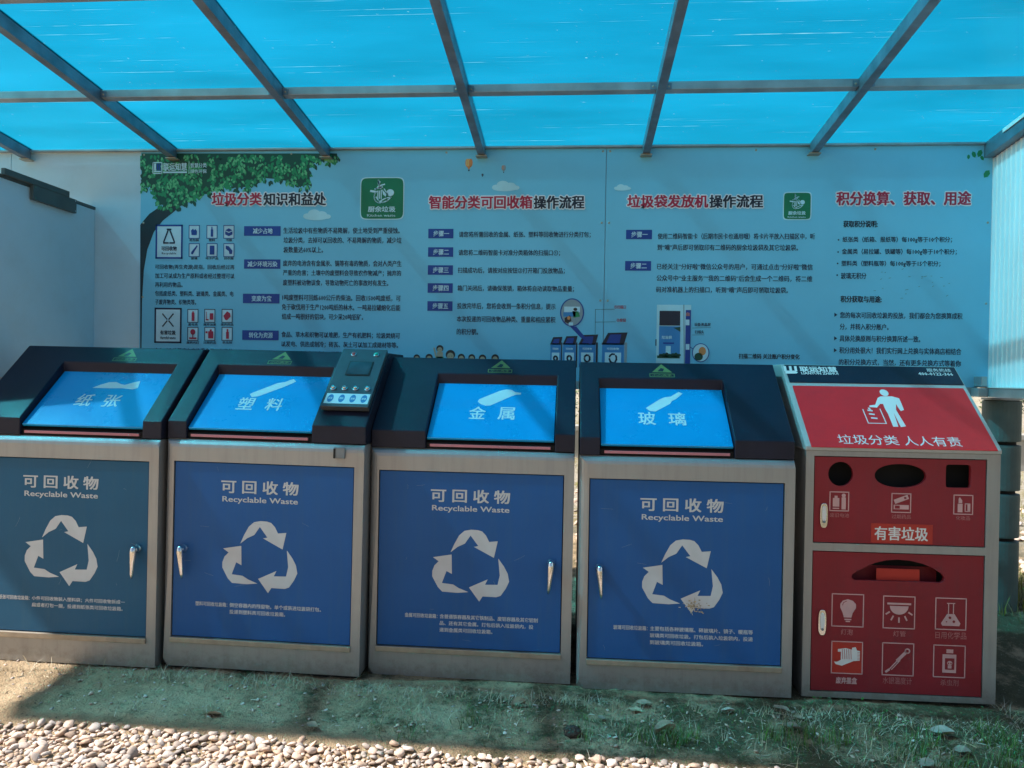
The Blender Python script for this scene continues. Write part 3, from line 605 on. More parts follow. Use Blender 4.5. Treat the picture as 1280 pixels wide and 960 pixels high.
# column 3
tagbox(z6, 77, 368, 189, 408, '步骤一', 100, 170, 26); tagbox(z6, 73, 502, 185, 543, '步骤二', 96, 166, 26)
para('paragraph', z6, [('使用二维码智能卡（后期市民卡也通用哦）将卡片平放入扫描区中，听', 213, 887, 396), ('到“嘀”声后即可领取印有二维码的厨余垃圾袋及其它垃圾袋。', 211, 815, 444)], 27)
para('paragraph', z6, [('已经关注“分好啦”微信公众号的用户，可通过点击“分好啦”微信', 209, 878, 527), ('公众号中“业主服务”“我的二维码”后会生成一个二维码，将二维', 208, 876, 577), ('码对准机器上的扫描口，听到“嘀”声后即可领取垃圾袋。', 206, 772, 626)], 27)
k = Ink(P, 'caption', INKK, .0012); T(k, z6, '扫描二维码 关注账户积分变化', 560, 822, 911, 23, .03, 1); k.end()
vm = Ink(P, 'printed_bag_machine', [CLOUD, INKK, MIDB, TAGB, LEAF1, ICOW, ORANGE], .0010)
vm.rect(*z6(205, 960), *z6(357, 690), 0); vm.off = .0015; vm.rect(*z6(220, 778), *z6(310, 716), 1); vm.rect(*z6(217, 918), *z6(310, 782), 2); vm.rect(*z6(329, 960), *z6(356, 712), 3)
vm.line([z6(327, 960), z6(325, 690)], .003, mi=1); vm.rect(*z6(203, 865), *z6(208, 837), 1)
vm.off = .0020; vm.rect(*z6(210, 918), *z6(307, 908), 4); vm.poly([z6(280,788),z6(310,784),z6(310,806),z6(298,798)], 4); vm.rect(*z6(236, 857), *z6(283, 851), 3); vm.rect(*z6(247, 902), *z6(269, 866), 0)
for i in range(7): u, v = z6(226+i*13, 905); vm.oval(u, v, .012, .008+.004*(i % 3), 10, 4)
vm.text('垃圾袋', *z6(230, 836), *z6(274, 822), .03, 1, 5)
for y in (765, 870): vm.rect(*z6(333, y+12), *z6(349, y-12), 5)
vm.text('自', *z6(335, 738), *z6(349, 722), .02, 1, 6)
vm.oval(*z6(397, 895), .052, .058, 28, 3); vm.line([z6(352, 870), z6(372, 885)], .004, mi=3); vm.off = .0024; vm.oval(*z6(397, 895), .047, .053, 28, 5); vm.off = .0028; vm.oval(*z6(404, 888), .022, .026, 14, 6); vm.oval(*z6(388, 912), .026, .024, 14, 4)
vm.line([z6(362, 789), z6(440, 787)], .0018, mi=1); vm.line([z6(362, 819), z6(412, 818)], .0018, mi=1); vm.end()
k = Ink(P, 'caption', NAVY, .0012); T(k, z6, '设备液晶屏', 370, 440, 774, 15, .02, 1); T(k, z6, '扫描头', 372, 412, 806, 15, .02, 1); k.end()
# column 4
k = Ink(P, 'subheading', INKK, .0012); T(k, z7, '获取积分说明:', 185, 333, 343, 30, .035, 2); k.end()
k = Ink(P, 'subheading', INKK, .0012); T(k, z7, '积分获取与用途:', 173, 350, 665, 30, .035, 2); k.end()
rows = [('纸张类（纸箱、报纸等）每100g等于10个积分；', 182, 652, 411), ('金属类（易拉罐、铁罐等）每100g等于10个积分；', 179, 672, 463), ('塑料类（塑料瓶等）每100g等于15个积分；', 177, 602, 514), ('玻璃无积分', 175, 284, 565)]
para('paragraph', z7, rows, 28)
rows = [('您的每次可回收垃圾的投放，我们都会为您换算成积', 171, 696, 736), ('分，并转入积分账户。', 170, 380, 784), ('具体兑换原则与积分换算所述一致。', 169, 516, 835), ('积分用处很大！我们实行网上兑换与实体商店相结合', 168, 691, 887), ('的积分兑换方式，当然，还有更多兑换方式等着你', 166, 690, 938)]
para('paragraph', z7, rows, 28)
k = Ink(P, 'bullet', NAVY, .0012)
for x, y in ((165, 411), (163, 463), (161, 512), (159, 562)): k.oval(*z7(x, y), .005, .005, 10)
for x, y in ((147, 732), (146, 833), (145, 884)): k.poly([z7(x, y+9), z7(x+13, y), z7(x, y-9)])
k.end()
sc = Ink(P, 'scuff_mark', MATS['dark_green_post_paint'], .0010)
for _ in range(26):
    x, y = rr.uniform(300, 640), rr.uniform(520, 690)
    if abs(y-(600+.1*(x-400))) > 70: continue
    a = rr.uniform(-.6, .3); l = rr.uniform(3, 12); sc.line([z7(x, y), z7(x+l*math.cos(a), y-l*abs(math.sin(a)))], .0022)
sc.end()

# partition at the left, seen from its shaded side
pt = empty('side_partition', (-3.155, 4.3, 0), 'plain white partition standing out from the back wall at its left end', 'wall')
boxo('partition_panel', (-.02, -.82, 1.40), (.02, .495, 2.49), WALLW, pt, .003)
boxo('bottom_channel', (-.026, -.82, 1.36), (.026, .475, 1.398), FRAMEG, pt, .002)
for y in (-.79, .44): boxo('leg', (-.02, y-.02, .0), (.02, y+.02, 1.358), FRAMEG, pt, .002)
boxo('top_channel', (-.024, -.82, 2.492), (.024, .495, 2.510), BOXM, pt, .002)
def tri_box(name, parent, pts, x0, x1, m):
    bm = bmesh.new(); prism(bm, pts, lambda u, v, k: (x0 if k == 0 else x1, u, v), .003); return fin(name, bm, m, parent)
cb = empty('cable_box', (-3.13, 4.20, 2.42), 'dark grey steel cable box hanging from the partition top under the blue canopy', 'box')
boxo('box_body', (.002, -.015, .0), (.022, .37, .085), BOXM, cb, .002)
boxo('top_tray', (.002, -.24, .0855), (.024, .30, .120), BOXM, cb, .002)
bm = bmesh.new()
for y, z in ((0, .012), (.355, .012), (0, .074), (.355, .074)): lathe(bm, (.022, y, z), (1, 0, 0), [(.004, 0), (.004, .003)], 8); fin('screw', bm, CHROME, cb); bm = bmesh.new()
bm.free()

# right hand side wall
sw = empty('side_wall', (2.46, 4.0, 1.39), 'bright white ribbed side wall at the right end of the blue canopy above the green post', 'wall')
bm = bmesh.new()
pr = []; y = -1.6; i = 0
while y < .78:
    pr += [(y, 0), (y+.036, 0), (y+.04, .006), (y+.044, 0)]; y += .048
pr.append((.795, 0))
def zt(y): return 2.86+.105*(4.8-(4.0+y)) - .075 - 1.39
A = []
for y, d in pr: A.append((bm.verts.new((-d, y, .035)), bm.verts.new((-d, y, zt(y)))))
for (a, b), (c, d) in zip(A, A[1:]): bm.faces.new((a, b, d, c))
bmesh.ops.recalc_face_normals(bm, faces=bm.faces[:])
g_ = bmesh.ops.extrude_face_region(bm, geom=bm.faces[:])
for v in [q for q in g_['geom'] if isinstance(q, bmesh.types.BMVert)]: v.co.x = .035
bmesh.ops.recalc_face_normals(bm, faces=bm.faces[:])
fin('ribbed_panel', bm, SIDEW, sw)
boxo('bottom_rail', (-.045, -1.6, -.02), (.045, .80, .033), FRAMEG, sw, .003)
boxo('rail_edge', (-.05, -1.6, .034), (-.001, .79, .040), FLASH, sw)
boxo('corner_bracket', (-.085, .70, .041), (-.052, .79, .10), FRAMEG, sw, .003)
boxo('corner_plate', (-.10, .70, -.02), (-.047, .79, .032), FRAMEG, sw, .003)

def post(x, y, lab):
    z0 = gz(x, y)-.05; p = empty('green_post', (x, y, z0), lab, 'post'); H = 1.365-z0
    zs = [0]; 
    cuts = [1.10-z0, .81-z0, .53-z0]
    prof = [(.095, 0)]
    edges = [0] + sorted(cuts) + [H]
    for a, b in zip(edges, edges[1:]):
        bm = bmesh.new(); lathe(bm, (0, 0, 0), (0, 0, 1), [(.085, a+.004), (.102, a+.008), (.103, a+.02), (.103, b-.03), (.102, b-.018), (.085, b-.014)], 32); fin('post_section', bm, GREENP, p, smooth=False)
    bm = bmesh.new(); lathe(bm, (0, 0, 0), (0, 0, 1), [(.078, 0), (.078, H-.002)], 20); fin('post_core', bm, DARK, p)
    bm = bmesh.new(); lathe(bm, (0, 0, 0), (0, 0, 1), [(.108, H-.013), (.108, H-.001)], 28); fin('cap', bm, FRAMEG, p)
post(2.565, 4.84, 'thick dark green round post of stacked sections behind the red bin')

# ------------------------------------------------------------------ canopy
SL = .105
def zs(y): return 2.878+SL*(4.8-y)
YF = 2.60
cn = empty('canopy', (0, 3.7, 0), 'blue translucent polycarbonate canopy on steel rafters over the bins', 'canopy')
RX = [-4.76, -3.585, -2.595, -1.585, -.595, .417, 1.415, 2.44]
def slab(name, x0, x1, y0, y1, d0, d1, m, bev=.002):
    bm = bmesh.new(); prism(bm, [(y0, 0), (y1, 0), (y1, 1), (y0, 1)], lambda u, v, k: ((x0, x1)[k], u-3.7, zs(u)+(d0 if v == 0 else d1)), bev); return fin(name, bm, m, cn)
for i, x in enumerate(RX):
    wd = .0225 if i < 7 else .035
    o = slab('rafter', x-wd, x+wd, YF, 4.775 if i < 7 else 4.79, -.068 if i < 7 else -.09, -.003, FRAME)
    bm = bmesh.new(); box(bm, (x-.034, 4.735-3.7, zs(4.75)-.076), (x+.034, 4.79-3.7, zs(4.75)-.069)); fin('rafter_shoe', bm, STEEL, cn)
for y in (3.10, 4.0):
    for a, b in zip(RX, RX[1:]): slab('purlin', a+.0235, b-.0235 if b < 2 else b-.036, y-.024, y+.024, -.045, -.004, FRAMEG)
slab('front_beam', RX[0], RX[-1]+.04, YF-.05, YF-.002, -.075, -.003, FRAME)
for a, b in zip(RX, RX[1:]):
    bm = bmesh.new(); n1 = 6; vv = []
    for j in range(n1+1):
        y = YF-.06+(4.86-YF+.06)*j/n1; vv.append((bm.verts.new((a+.001, y-3.7, zs(y)+.001)), bm.verts.new((b-.001, y-3.7, zs(y)+.001))))
    for (p, q), (r_, s_) in zip(vv, vv[1:]): bm.faces.new((p, q, s_, r_))
    bmesh.ops.recalc_face_normals(bm, faces=bm.faces[:]); fin('roof_sheet', bm, SHEET, cn)
for i, x in enumerate(RX): slab('cover_strip', x-.02, x+.02, YF-.05, 4.85, .003, .010, FRAMEG)
slab('roof_flashing', 2.50, 2.53, YF, 4.60, -.02, .012, FLASH)
slab('edge_flashing', 2.397, 2.4035, 3.2, 4.58, -.030, -.008, FLASH)
slab('wall_plate', RX[0], 2.40, 4.765, 4.79, -.016, -.004, FRAMEG)

for y in (3.10, 4.0):
    for x in RX[1:-1]:
        for sgn in (-1, 1):       # little angle cleats welded where purlin meets rafter
            x0 = x+sgn*.0232; bm = bmesh.new()
            box(bm, (min(x0, x0+sgn*.030), y-.026-.004-3.7, zs(y)-.043), (max(x0, x0+sgn*.030), y-.0245-3.7, zs(y)-.012)); fin('cleat', bm, FRAME, cn)
            bm = bmesh.new(); lathe(bm, (x0+sgn*.016, y-.0285-3.7, zs(y)-.028), (0, -1, 0), [(.006, 0), (.006, .003), (.003, .005)], 6); fin('bolt', bm, STEEL, cn)
# ------------------------------------------------------------------ recycling bins
LIP, BT, TOPZ, YB, DEP = 1.152, 1.068, 1.505, .425, .74
LEN = math.hypot(YB, TOPZ-LIP); CA, SA = YB/LEN, (TOPZ-LIP)/LEN
ARROWS = [[(200,192),(216,150),(238,104),(262,80),(292,73),(322,74),(342,80),(360,100),(375,132),(414,127),(398,212),(306,160),(326,155),(290,103),(265,145),(232,163)],
 [(120,220),(205,203),(208,302),(183,288),(163,350),(214,355),(240,372),(285,391),(235,397),(165,394),(145,372),(118,318),(118,290),(127,262),(146,240)],
 [(418,215),(445,255),(462,290),(469,330),(455,365),(432,403),(412,411),(350,410),(335,437),(287,367),(372,322),(360,350),(417,348),(426,300)]]
def ringfront(bm, W, H, hole, bev):
    x0, z0, x1, z1 = hole
    holed_plate(bm, rect(0, 0, W, H), [rect(x0, z0, x1, z1)], lambda u, v, k: (u, .03*k, v))
    es = [e for e in bm.edges if len(e.link_faces) == 2 and abs(e.verts[0].co.y) < 1e-6 and abs(e.verts[1].co.y) < 1e-6 and ((abs(e.verts[0].co.x-e.verts[1].co.x) < 1e-6 and e.verts[0].co.x in (0, W)) or (abs(e.verts[0].co.z-e.verts[1].co.z) < 1e-6 and abs(e.verts[0].co.z-H) < 1e-6))]
    es = [e for e in es if (abs(e.verts[0].co.x-e.verts[1].co.x) < 1e-5 and (e.verts[0].co.x < 1e-5 or e.verts[0].co.x > W-1e-5)) or (e.verts[0].co.z > H-1e-5 and e.verts[1].co.z > H-1e-5)]
    bmesh.ops.bevel(bm, geom=es, offset=bev, segments=4, affect='EDGES', profile=.5)
def recycle_bin(loc, rz, W, left_type, title, icon, rows, lab, tilt=0., blue=DOORB, emblem=PRINTW, headm=PRINTW):
    b = empty('recycling_bin', loc, lab, 'recycling bin', rz, 'tall grey recycling bins with blue doors')
    b.rotation_euler.y = R(tilt)
    mir = (lambda x: W-x) if left_type else (lambda x: x)
    # body
    d0, d1 = sorted((mir(.046), mir(W-.045)))
    bm = bmesh.new(); ringfront(bm, W, BT, (d0, .137, d1, .966), .036)
    box(bm, (.0005, .0302, 0), (W-.0005, DEP, BT-.001)); body = fin('body', bm, BODY, b)
    boxo('door_recess', (d0+.0005, .0285, .1375), (d1-.0005, .03, .9655), GAP, b)
    dr = boxo('door', (d0+.004, .006, .141), (d1-.004, .028, .962), blue, b, .002)
    boxo('door_trim', (d0-.001, -.010, .112), (d1+.001, .004, .138), STEEL, b, .003)
    boxo('plinth', (.02, .03, -.06), (W-.02, DEP-.03, -.0005), GAP, b)
    F = Plane(b, (0, .006, 0), (1, 0, 0), (0, 0, 1), (0, -1, 0))
    F.parent = b; c0 = (d0+d1)/2 - .4855*0; sh = (d0+d1)/2-.4805+(.016 if left_type else 0)
    k = Ink(F, 'heading', headm); k.text('可 回 收 物', .277+sh, .822, .650+sh, .886, .028, 3); k.end(dr)
    k = Ink(F, 'subheading', headm); k.text('Recyclable Waste', .284+sh, .774, .648+sh, .808, .024, 3); k.end(dr)
    k = Ink(F, 'recycling_arrows', emblem)
    for A in ARROWS: k.poly([(.291+sh+(x-118)/351*.362, .698-(y-73)/365*.336) for x, y in A])
    k.end(dr)
    k = Ink(F, 'small_print', PRINTW)
    n = len(rows)-1; u0 = .168+sh; yv = .288 if n == 3 else .300
    k.text(rows[0], u0-.004, yv-.0125, u0+.152, yv+.0085, .018, 1)
    for i, (s, wd) in enumerate(rows[1:]): k.text(s, u0+.162, yv-.012-i*.0315, u0+.162+wd, yv+.009-i*.0315, .02, 1)
    k.end(dr)
    k = Ink(F, 'scratch', GREYI, .0009); rs_ = random.Random(int(loc[0]*100))
    for _ in range(9):
        u, v, q_ = rs_.uniform(d0+.03, d1-.03), rs_.uniform(.17, .93), rs_.uniform(-.5, .5)+(math.pi/2 if rs_.random() < .4 else 0); l_ = rs_.uniform(.01, .06)
        u2, v2 = u+l_*math.cos(q_), v+l_*math.sin(q_)
        if d0+.01 < u2 < d1-.01: k.line([(u, v), ((u+u2)/2+.002, (v+v2)/2), (u2, v2)], .0007)
    k.end(dr)
    # handle
    hx = mir(.099); h = bpy.data.objects.new('handle', None); bm = bmesh.new()
    lathe(bm, (hx, .006, .555), (0, -1, 0), [(.021, 0), (.021, .004), (.017, .008), (.015, .02), (.016, .03), (.011, .037)], 20)
    sg = .0012 if left_type else -.0012
    n0 = len(bm.verts); tube(bm, [(hx, -.024, .574), (hx, -.030, .565), (hx, -.031, .545), (hx-sg*3, -.028, .50), (hx-sg*7, -.024, .44), (hx-sg*8, -.023, .42)], [.006, .0125, .015, .0125, .0085, .004], 14)
    bm.verts.ensure_lookup_table()
    fin('handle', bm, CHROME, b, smooth=True)
    # hood
    a, c = sorted((mir(.093), mir(.700)))
    hy = .33; zt_ = LIP+(TOPZ-LIP)*hy/YB
    Pn = [(0, 0), (a, 0), (a, hy), (c, hy), (c, 0), (W, 0), (W, YB), (W, DEP), (0, DEP), (0, YB)]
    bm = bmesh.new(); top = [bm.verts.new((x, y, min(TOPZ, LIP+(TOPZ-LIP)*y/YB))) for x, y in Pn]; bot = [bm.verts.new((x, y, BT+.004)) for x, y in Pn]
    fs = [bm.faces.new(top[:7]+[top[9]]), bm.faces.new((top[6], top[7], top[8], top[9])), bm.faces.new(bot[::-1])]
    for i in range(10): fs.append(bm.faces.new((bot[i], bot[(i+1) % 10], top[(i+1) % 10], top[i])))
    bmesh.ops.recalc_face_normals(bm, faces=bm.faces[:])
    for v in bm.verts: v.co.y += .018 if v.co.y < 1e-6 else 0
    es = [e for e in bm.edges if e.calc_face_angle(0) > .5 and min(v.co.z for v in e.verts) > BT+.01 or (e.verts[0].co.z-e.verts[1].co.z)**2 > .004]
    bmesh.ops.bevel(bm, geom=es, offset=.005, segments=2, affect='EDGES', profile=.6)
    bmesh.ops.triangulate(bm, faces=[f for f in bm.faces if len(f.verts) > 4])
    fin('hood', bm, BLACK, b)
    # lid, sunk into the hood
    off = -.040
    S0 = Plane(b, (0, 0, LIP), (1, 0, 0), (0, CA, SA), (0, -SA, CA))
    s0, s1 = .001, (hy+.04)/CA
    bm = bmesh.new(); prism(bm, rect(a+.004, s0, c-.004, s1), lambda u, v, q: S0.w(u, v, off-.014*(1-q)), .003); ld = fin('lid', bm, LID, b)
    bm = bmesh.new(); prism(bm, rect(a+.002, s0+.002, c-.002, s1+.01), lambda u, v, q: S0.w(u, v, off-.03-.01*(1-q))); fin('lid_backing', bm, DARK, b)
    boxo('lid_seal', (a+.02, .022, BT+.012), (c-.02, .034, BT+.024), SEAL, b)
    boxo('throat', (a+.001, .036, BT+.003), (c-.001, .045, BT+.03), DARK, b)
    D = Plane(b, S0.w(0, 0, off), (1, 0, 0), (0, CA, SA), (0, -SA, CA)); mid = (a+c)/2
    k = Ink(D, 'lettering', PRINTL); k.text(title[0], mid-.12, .135, mid-.038, .225, .015, 3); k.text(title[1], mid+.022, .135, mid+.104, .225, .015, 3); k.end(ld)
    k = Ink(D, 'printed_symbol', PRINTL); k.poly([(mid+.01+u*.30, .235+v*.15) for u, v in icon]); k.end(ld)
    Hd = Plane(b, S0.w(0, 0, 0), (1, 0, 0), (0, CA, SA), (0, -SA, CA))
    m_ = a+(c-a)*.52
    k = Ink(Hd, 'warning_label', [WARN, INKK, PRINTL], .0008); k.poly([(m_-.05, .478), (m_+.05, .478), (m_, .542)], 0); k.off = .0013; k.poly([(m_-.022, .485), (m_+.004, .483), (m_+.012, .505), (m_-.004, .512)], 1)
    k.off = .0008; k.frame(m_-.062, .443, m_+.058, .466, .004, 0); k.text('小心夹手', m_-.05, .447, m_+.046, .462, .02, 1, 0); k.end()
    return b, Hd, W, body
ic_paper = [(-.32,.25),(-.22,.42),(-.1,.56),(.02,.58),(.12,.48),(.2,.44),(.34,.6),(.42,.66),(.46,.30),(.38,.22),(.2,.27),(0,.25)]
ic_bottle = [(-.32,.1),(-.26,-.05),(-.16,.0),(.18,.48),(.24,.58),(.30,.68),(.36,.8),(.30,.92),(.24,.86),(.18,.76),(.05,.68),(-.28,.18)]
ic_can = [(-.30,.30),(-.32,.18),(-.27,.06),(-.18,-.02),(-.10,.0),(.24,.50),(.30,.56),(.38,.58),(.38,.66),(.28,.70),(.22,.80),(.12,.82),(.02,.74)]
ic_glass = [(-.30,.12),(-.24,-.02),(-.15,-.04),(.10,.35),(.13,.48),(.20,.58),(.32,.86),(.26,.94),(.12,.70),(.02,.66),(-.06,.56)]
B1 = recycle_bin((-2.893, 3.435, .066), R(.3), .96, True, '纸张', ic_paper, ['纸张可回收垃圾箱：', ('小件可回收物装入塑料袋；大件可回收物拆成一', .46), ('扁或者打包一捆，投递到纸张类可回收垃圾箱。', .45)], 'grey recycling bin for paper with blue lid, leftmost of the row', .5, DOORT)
B2 = recycle_bin((-1.922, 3.470, .062), R(-.4), .957, False, '塑料', ic_bottle, ['塑料可回收垃圾箱：', ('倒空容器内的残留物。单个或装进垃圾袋打包。', .44), ('投递到塑料类可回收垃圾箱。', .27)], 'grey recycling bin for plastic with the button console on its black hood', .6)
B3 = recycle_bin((-.955, 3.548, .034), R(.1), .960, True, '金属', ic_can, ['金属可回收垃圾箱：', ('含普通铁容器及其它铁制品、废铝容器及其它铝制', .46), ('品、还有其它金属。打包后装入垃圾袋内，投', .44), ('递到金属类可回收垃圾箱。', .25)], 'grey recycling bin for metal, third from the left, black hood without console', .25)
B4 = recycle_bin((.032, 3.530, .022), R(.2), .965, False, '玻璃', ic_glass, ['玻璃可回收垃圾箱：', ('主要包括各种玻璃瓶、碎玻璃片、镜子、暖瓶等', .46), ('玻璃类可回收垃圾。打包后装入垃圾袋内，投递', .46), ('到玻璃类可回收垃圾箱。', .24)], 'grey recycling bin for glass beside the red bin, recycling arrows stained brown', emblem=PRINTW)
# brown stain on the glass bin's arrows
b4 = B4[0]; F4 = Plane(b4, (0, .006, 0), (1, 0, 0), (0, 0, 1), (0, -1, 0))
st = Ink(F4, 'brown_stain', STRAW, .0012)
for _ in range(60):
    u, v = .53+rr.gauss(0, .022), .395+rr.gauss(0, .014); st.poly(oval(u, v, rr.uniform(.001, .006), rr.uniform(.001, .004), 7))
for _ in range(9):
    u, v = .52+rr.gauss(0, .012), .40+rr.gauss(0, .01); a = rr.uniform(.3, 1.6); st.line([(u, v), (u+.035*math.cos(a), v-.035*math.sin(a))], .0018)
st.end()
# console on the plastic bin
b2, H2 = B2[0], B2[1]
def hs(t): return t*LEN
cm = bmesh.new(); prism(cm, rect(.722, hs(.19), .952, hs(.985)), lambda u, v, q: H2.w(u, v, .001+.028*q), .003); con = fin('console', cm, mat('anodised_console', (.07,.085,.10), .35, .5, .1, 9, dirt=.15, dcol=(.2,.2,.2)), b2)
C2 = Plane(b2, H2.w(0, 0, .029), H2.eu, H2.ev, H2.n)
cm = bmesh.new(); prism(cm, rect(.783, hs(.60), .905, hs(.795)), lambda u, v, q: C2.w(u, v, .0005+.003*q), .001); fin('screen_bezel', cm, GAP, con)
cm = bmesh.new(); prism(cm, rect(.789, hs(.612), .899, hs(.783)), lambda u, v, q: C2.w(u, v, .0036+.0015*q)); fin('screen', cm, SCREEN, con)
for i, u in enumerate((.752, .808, .862, .920)):
    cm = bmesh.new(); lathe(cm, C2.w(u, hs(.42), 0), H2.n, [(.014, 0), (.014, .004), (.010, .006), (.009, .012), (.007, .015)], 16); fin('button', cm, BTN, con)
for u, m_ in ((.788, BTNR), (.905, BTNG)):
    cm = bmesh.new(); lathe(cm, C2.w(u, hs(.90), 0), H2.n, [(.014, 0), (.014, .004), (.011, .006)], 16); q_ = fin('button_ring', cm, BTN, con)
    cm = bmesh.new(); lathe(cm, C2.w(u, hs(.90), .0062), H2.n, [(.010, 0), (.009, .005), (.005, .007)], 16); fin('signal_lamp', cm, m_, con)
k = Ink(C2, 'button_label', [PRINTL, MIDB], .0008); k.rect(.732, hs(.225), .944, hs(.355), 0); k.off = .0014
for u in (.757, .811, .865, .919): k.oval(u, hs(.29), .0145, hs(.05), 18, 1)
k.off = .0020
for u, s in ((.757, '纸张'), (.811, '塑料'), (.865, '金属'), (.919, '玻璃')): k.text(s, u-.010, hs(.29)-.007, u+.010, hs(.29)+.007, .02, 1, 0)
k.end(con)
boxo('lock_plate', (.815, -.010, 1.005), (.868, -.0005, 1.055), FRAME, b2, .002)
boxo('lock_slot', (.815, -.013, 1.005), (.824, -.0105, 1.050), GAP, b2)

# ------------------------------------------------------------------ red hazardous waste bin
RW, RH, RT_, RYB = .842, 1.113, 1.508, .43
rb = empty('hazardous_waste_bin', (1.050, 3.560, .022), 'red and grey hazardous waste bin at the right end of the row', 'waste bin', R(.6))
d1 = (.036, .697, .785, 1.090); d2 = (.036, .026, .785, .662)
bm = bmesh.new()
holed_plate(bm, rect(0, 0, RW, RH), [rect(*[d1[i] for i in (0, 1, 2, 3)]), rect(*d2)], lambda u, v, k: (u, .025*k, v))
box(bm, (.0005, .10, 0), (RW-.0005, .72, RH)); box(bm, (.0005, .0252, 0), (.03, .0998, RH)); box(bm, (RW-.06, .0252, 0), (RW-.0005, .0998, RH)); box(bm, (.0305, .0252, RH-.02), (RW-.0605, .0998, RH)); box(bm, (.0305, .0252, .664), (RW-.0605, .0998, .695))
fin('body', bm, BODY, rb)
boxo('plinth', (.02, .03, -.07), (RW-.02, .70, -.0005), GAP, rb)
RF = Plane(rb, (0, .003, 0), (1, 0, 0), (0, 0, 1), (0, -1, 0))
def inset(r, e): return (r[0]+e, r[1]+e, r[2]-e, r[3]-e)
boxo('door_recess', (.031, .094, .024), (RW-.061, .099, RH-.021), DARK, rb)
q1 = inset(d1, .004); circ = oval(.154, 1.010, .055, .055, 32); ell = oval(.414, 1.008, .112, .053, 40, 2.1); sq = oval(.664, 1.012, .054, .052, 32, 9)
bm = bmesh.new(); holed_plate(bm, rect(*q1), [circ, ell, sq], lambda u, v, k: (u, .003+.018*k, v)); upd = fin('upper_door', bm, RED, rb)
def zr(x, y): return RF.px(1015+x/5.05, 690+y/5.05)
up_ = [zr(248, 150), zr(262, 135), zr(330, 98), zr(400, 68), zr(470, 52), zr(540, 48), zr(620, 55), zr(700, 75), zr(770, 105), zr(822, 140), zr(838, 165), zr(830, 187), zr(812, 195), zr(540, 186), zr(272, 178), zr(255, 168)]
q2 = inset(d2, .004); bm = bmesh.new(); holed_plate(bm, rect(*q2), [up_], lambda u, v, k: (u, .003+.018*k, v)); lod = fin('lower_door', bm, RED, rb)
u0, v0 = zr(260, 186); u1, v1 = zr(826, 118)
boxo('inner_flap', (u0-.01, .085, v0-.02), (u1+.01, .091, v1-.004), RED, rb)
u0, v0 = zr(420, 186); u1, v1 = zr(697, 120)
boxo('flap_plate', (u0, .0295, v0-.02), (u1, .0299, v1), REDS, rb)
bm = bmesh.new(); lathe(bm, (.154, .022, 1.01), (0, 1, 0), [(.054, 0), (.054, .001)], 8); bm.free()
# sloping hood of the red bin
RL = math.hypot(RYB, RT_-RH-.02); rc, rs = RYB/RL, (RT_-RH-.02)/RL
bm = bmesh.new(); prism(bm, [(-.004, RH+.0005), (-.004, RH+.02), (RYB, RT_), (.72, RT_), (.72, RH+.0005)], lambda u, v, k: (-.004 if k == 0 else RW+.004, u, v), .006); fin('hood', bm, mat('pale_grey_hood_paint', (.42,.44,.43), .35, 0, .05, 4, .1, 500, dirt=.2), rb)
RS = Plane(rb, (0, -.004*0, RH+.02), (1, 0, 0), (0, rc, rs), (0, -rs, rc))
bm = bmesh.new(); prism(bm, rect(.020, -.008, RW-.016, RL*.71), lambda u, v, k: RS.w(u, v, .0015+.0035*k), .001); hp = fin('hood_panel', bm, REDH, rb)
bm = bmesh.new(); prism(bm, rect(.012, RL*.755, RW-.004, RL*.985), lambda u, v, k: RS.w(u, v, .0015+.0035*k), .001); hb = fin('header_panel', bm, BLACK, rb)
RP = Plane(rb, RS.w(0, 0, .005), RS.eu, RS.ev, RS.n)
def rpx(x, y): return RP.px(960+x/4, 430+y/4)
k = Ink(RP, 'lettering', WHITE); a, c = rpx(357, 500), rpx(640, 458); k.text('垃圾分类', a[0], a[1], c[0], c[1], .012, 3); a, c = rpx(688, 508), rpx(952, 466); k.text('人人有责', a[0], a[1], c[0], c[1], .012, 3); k.end(hp)
k = Ink(RP, 'litter_symbol', WHITE)
u, v = rpx(580, 244); k.oval(u, v, .020, .024, 20)
k.poly([rpx(*p) for p in ((562,262),(620,262),(655,272),(668,300),(680,330),(664,336),(650,318),(640,300),(640,330),(690,412),(664,416),(628,344),(630,350),(652,414),(626,414),(600,350),(585,325),(575,300),(560,300),(545,318),(508,316),(506,308),(536,304),(548,270))])
k.line([rpx(474, 328), rpx(502, 396), rpx(592, 398), rpx(560, 326)], .0045)
for p, q_ in (((502,332),(518,334)), ((510,350),(528,352)), ((520,370),(542,372)), ((505,322),(512,330))): k.line([rpx(*p), rpx(*q_)], .009)
k.end(hp)
def rp2(x, y): return RP.px(965+x/10.667, 450+y/10.667)
k = Ink(RP, 'maker_logo', WHITE)
for (a, b) in ((150, 190), (222, 258), (290, 330)): k.poly([rp2(a, 82), rp2(a+34, 82), rp2(a+48, 150), rp2(a+14, 150)])
k.poly([rp2(165,142), rp2(300,142), rp2(345,165), rp2(325,182), rp2(180,182), rp2(178,166), rp2(290,166)][:5] + [rp2(178,162)]); 
k.text('联运知慧', *rp2(380, 158), *rp2(850, 92), .03, 2); k.text('LIANYUN ZHIHUI', *rp2(395, 192), *rp2(875, 166), .03, 1); k.end(hb)
def rp3(x, y): return RP.px(1130+x/16, 450+y/16)
k = Ink(RP, 'hotline_lettering', WHITE); k.text('服务热线', *rp3(470, 235), *rp3(915, 178), .01, 1); k.text('400-0122-366', *rp3(300, 305), *rp3(960, 258), .02, 1); k.end(hb)
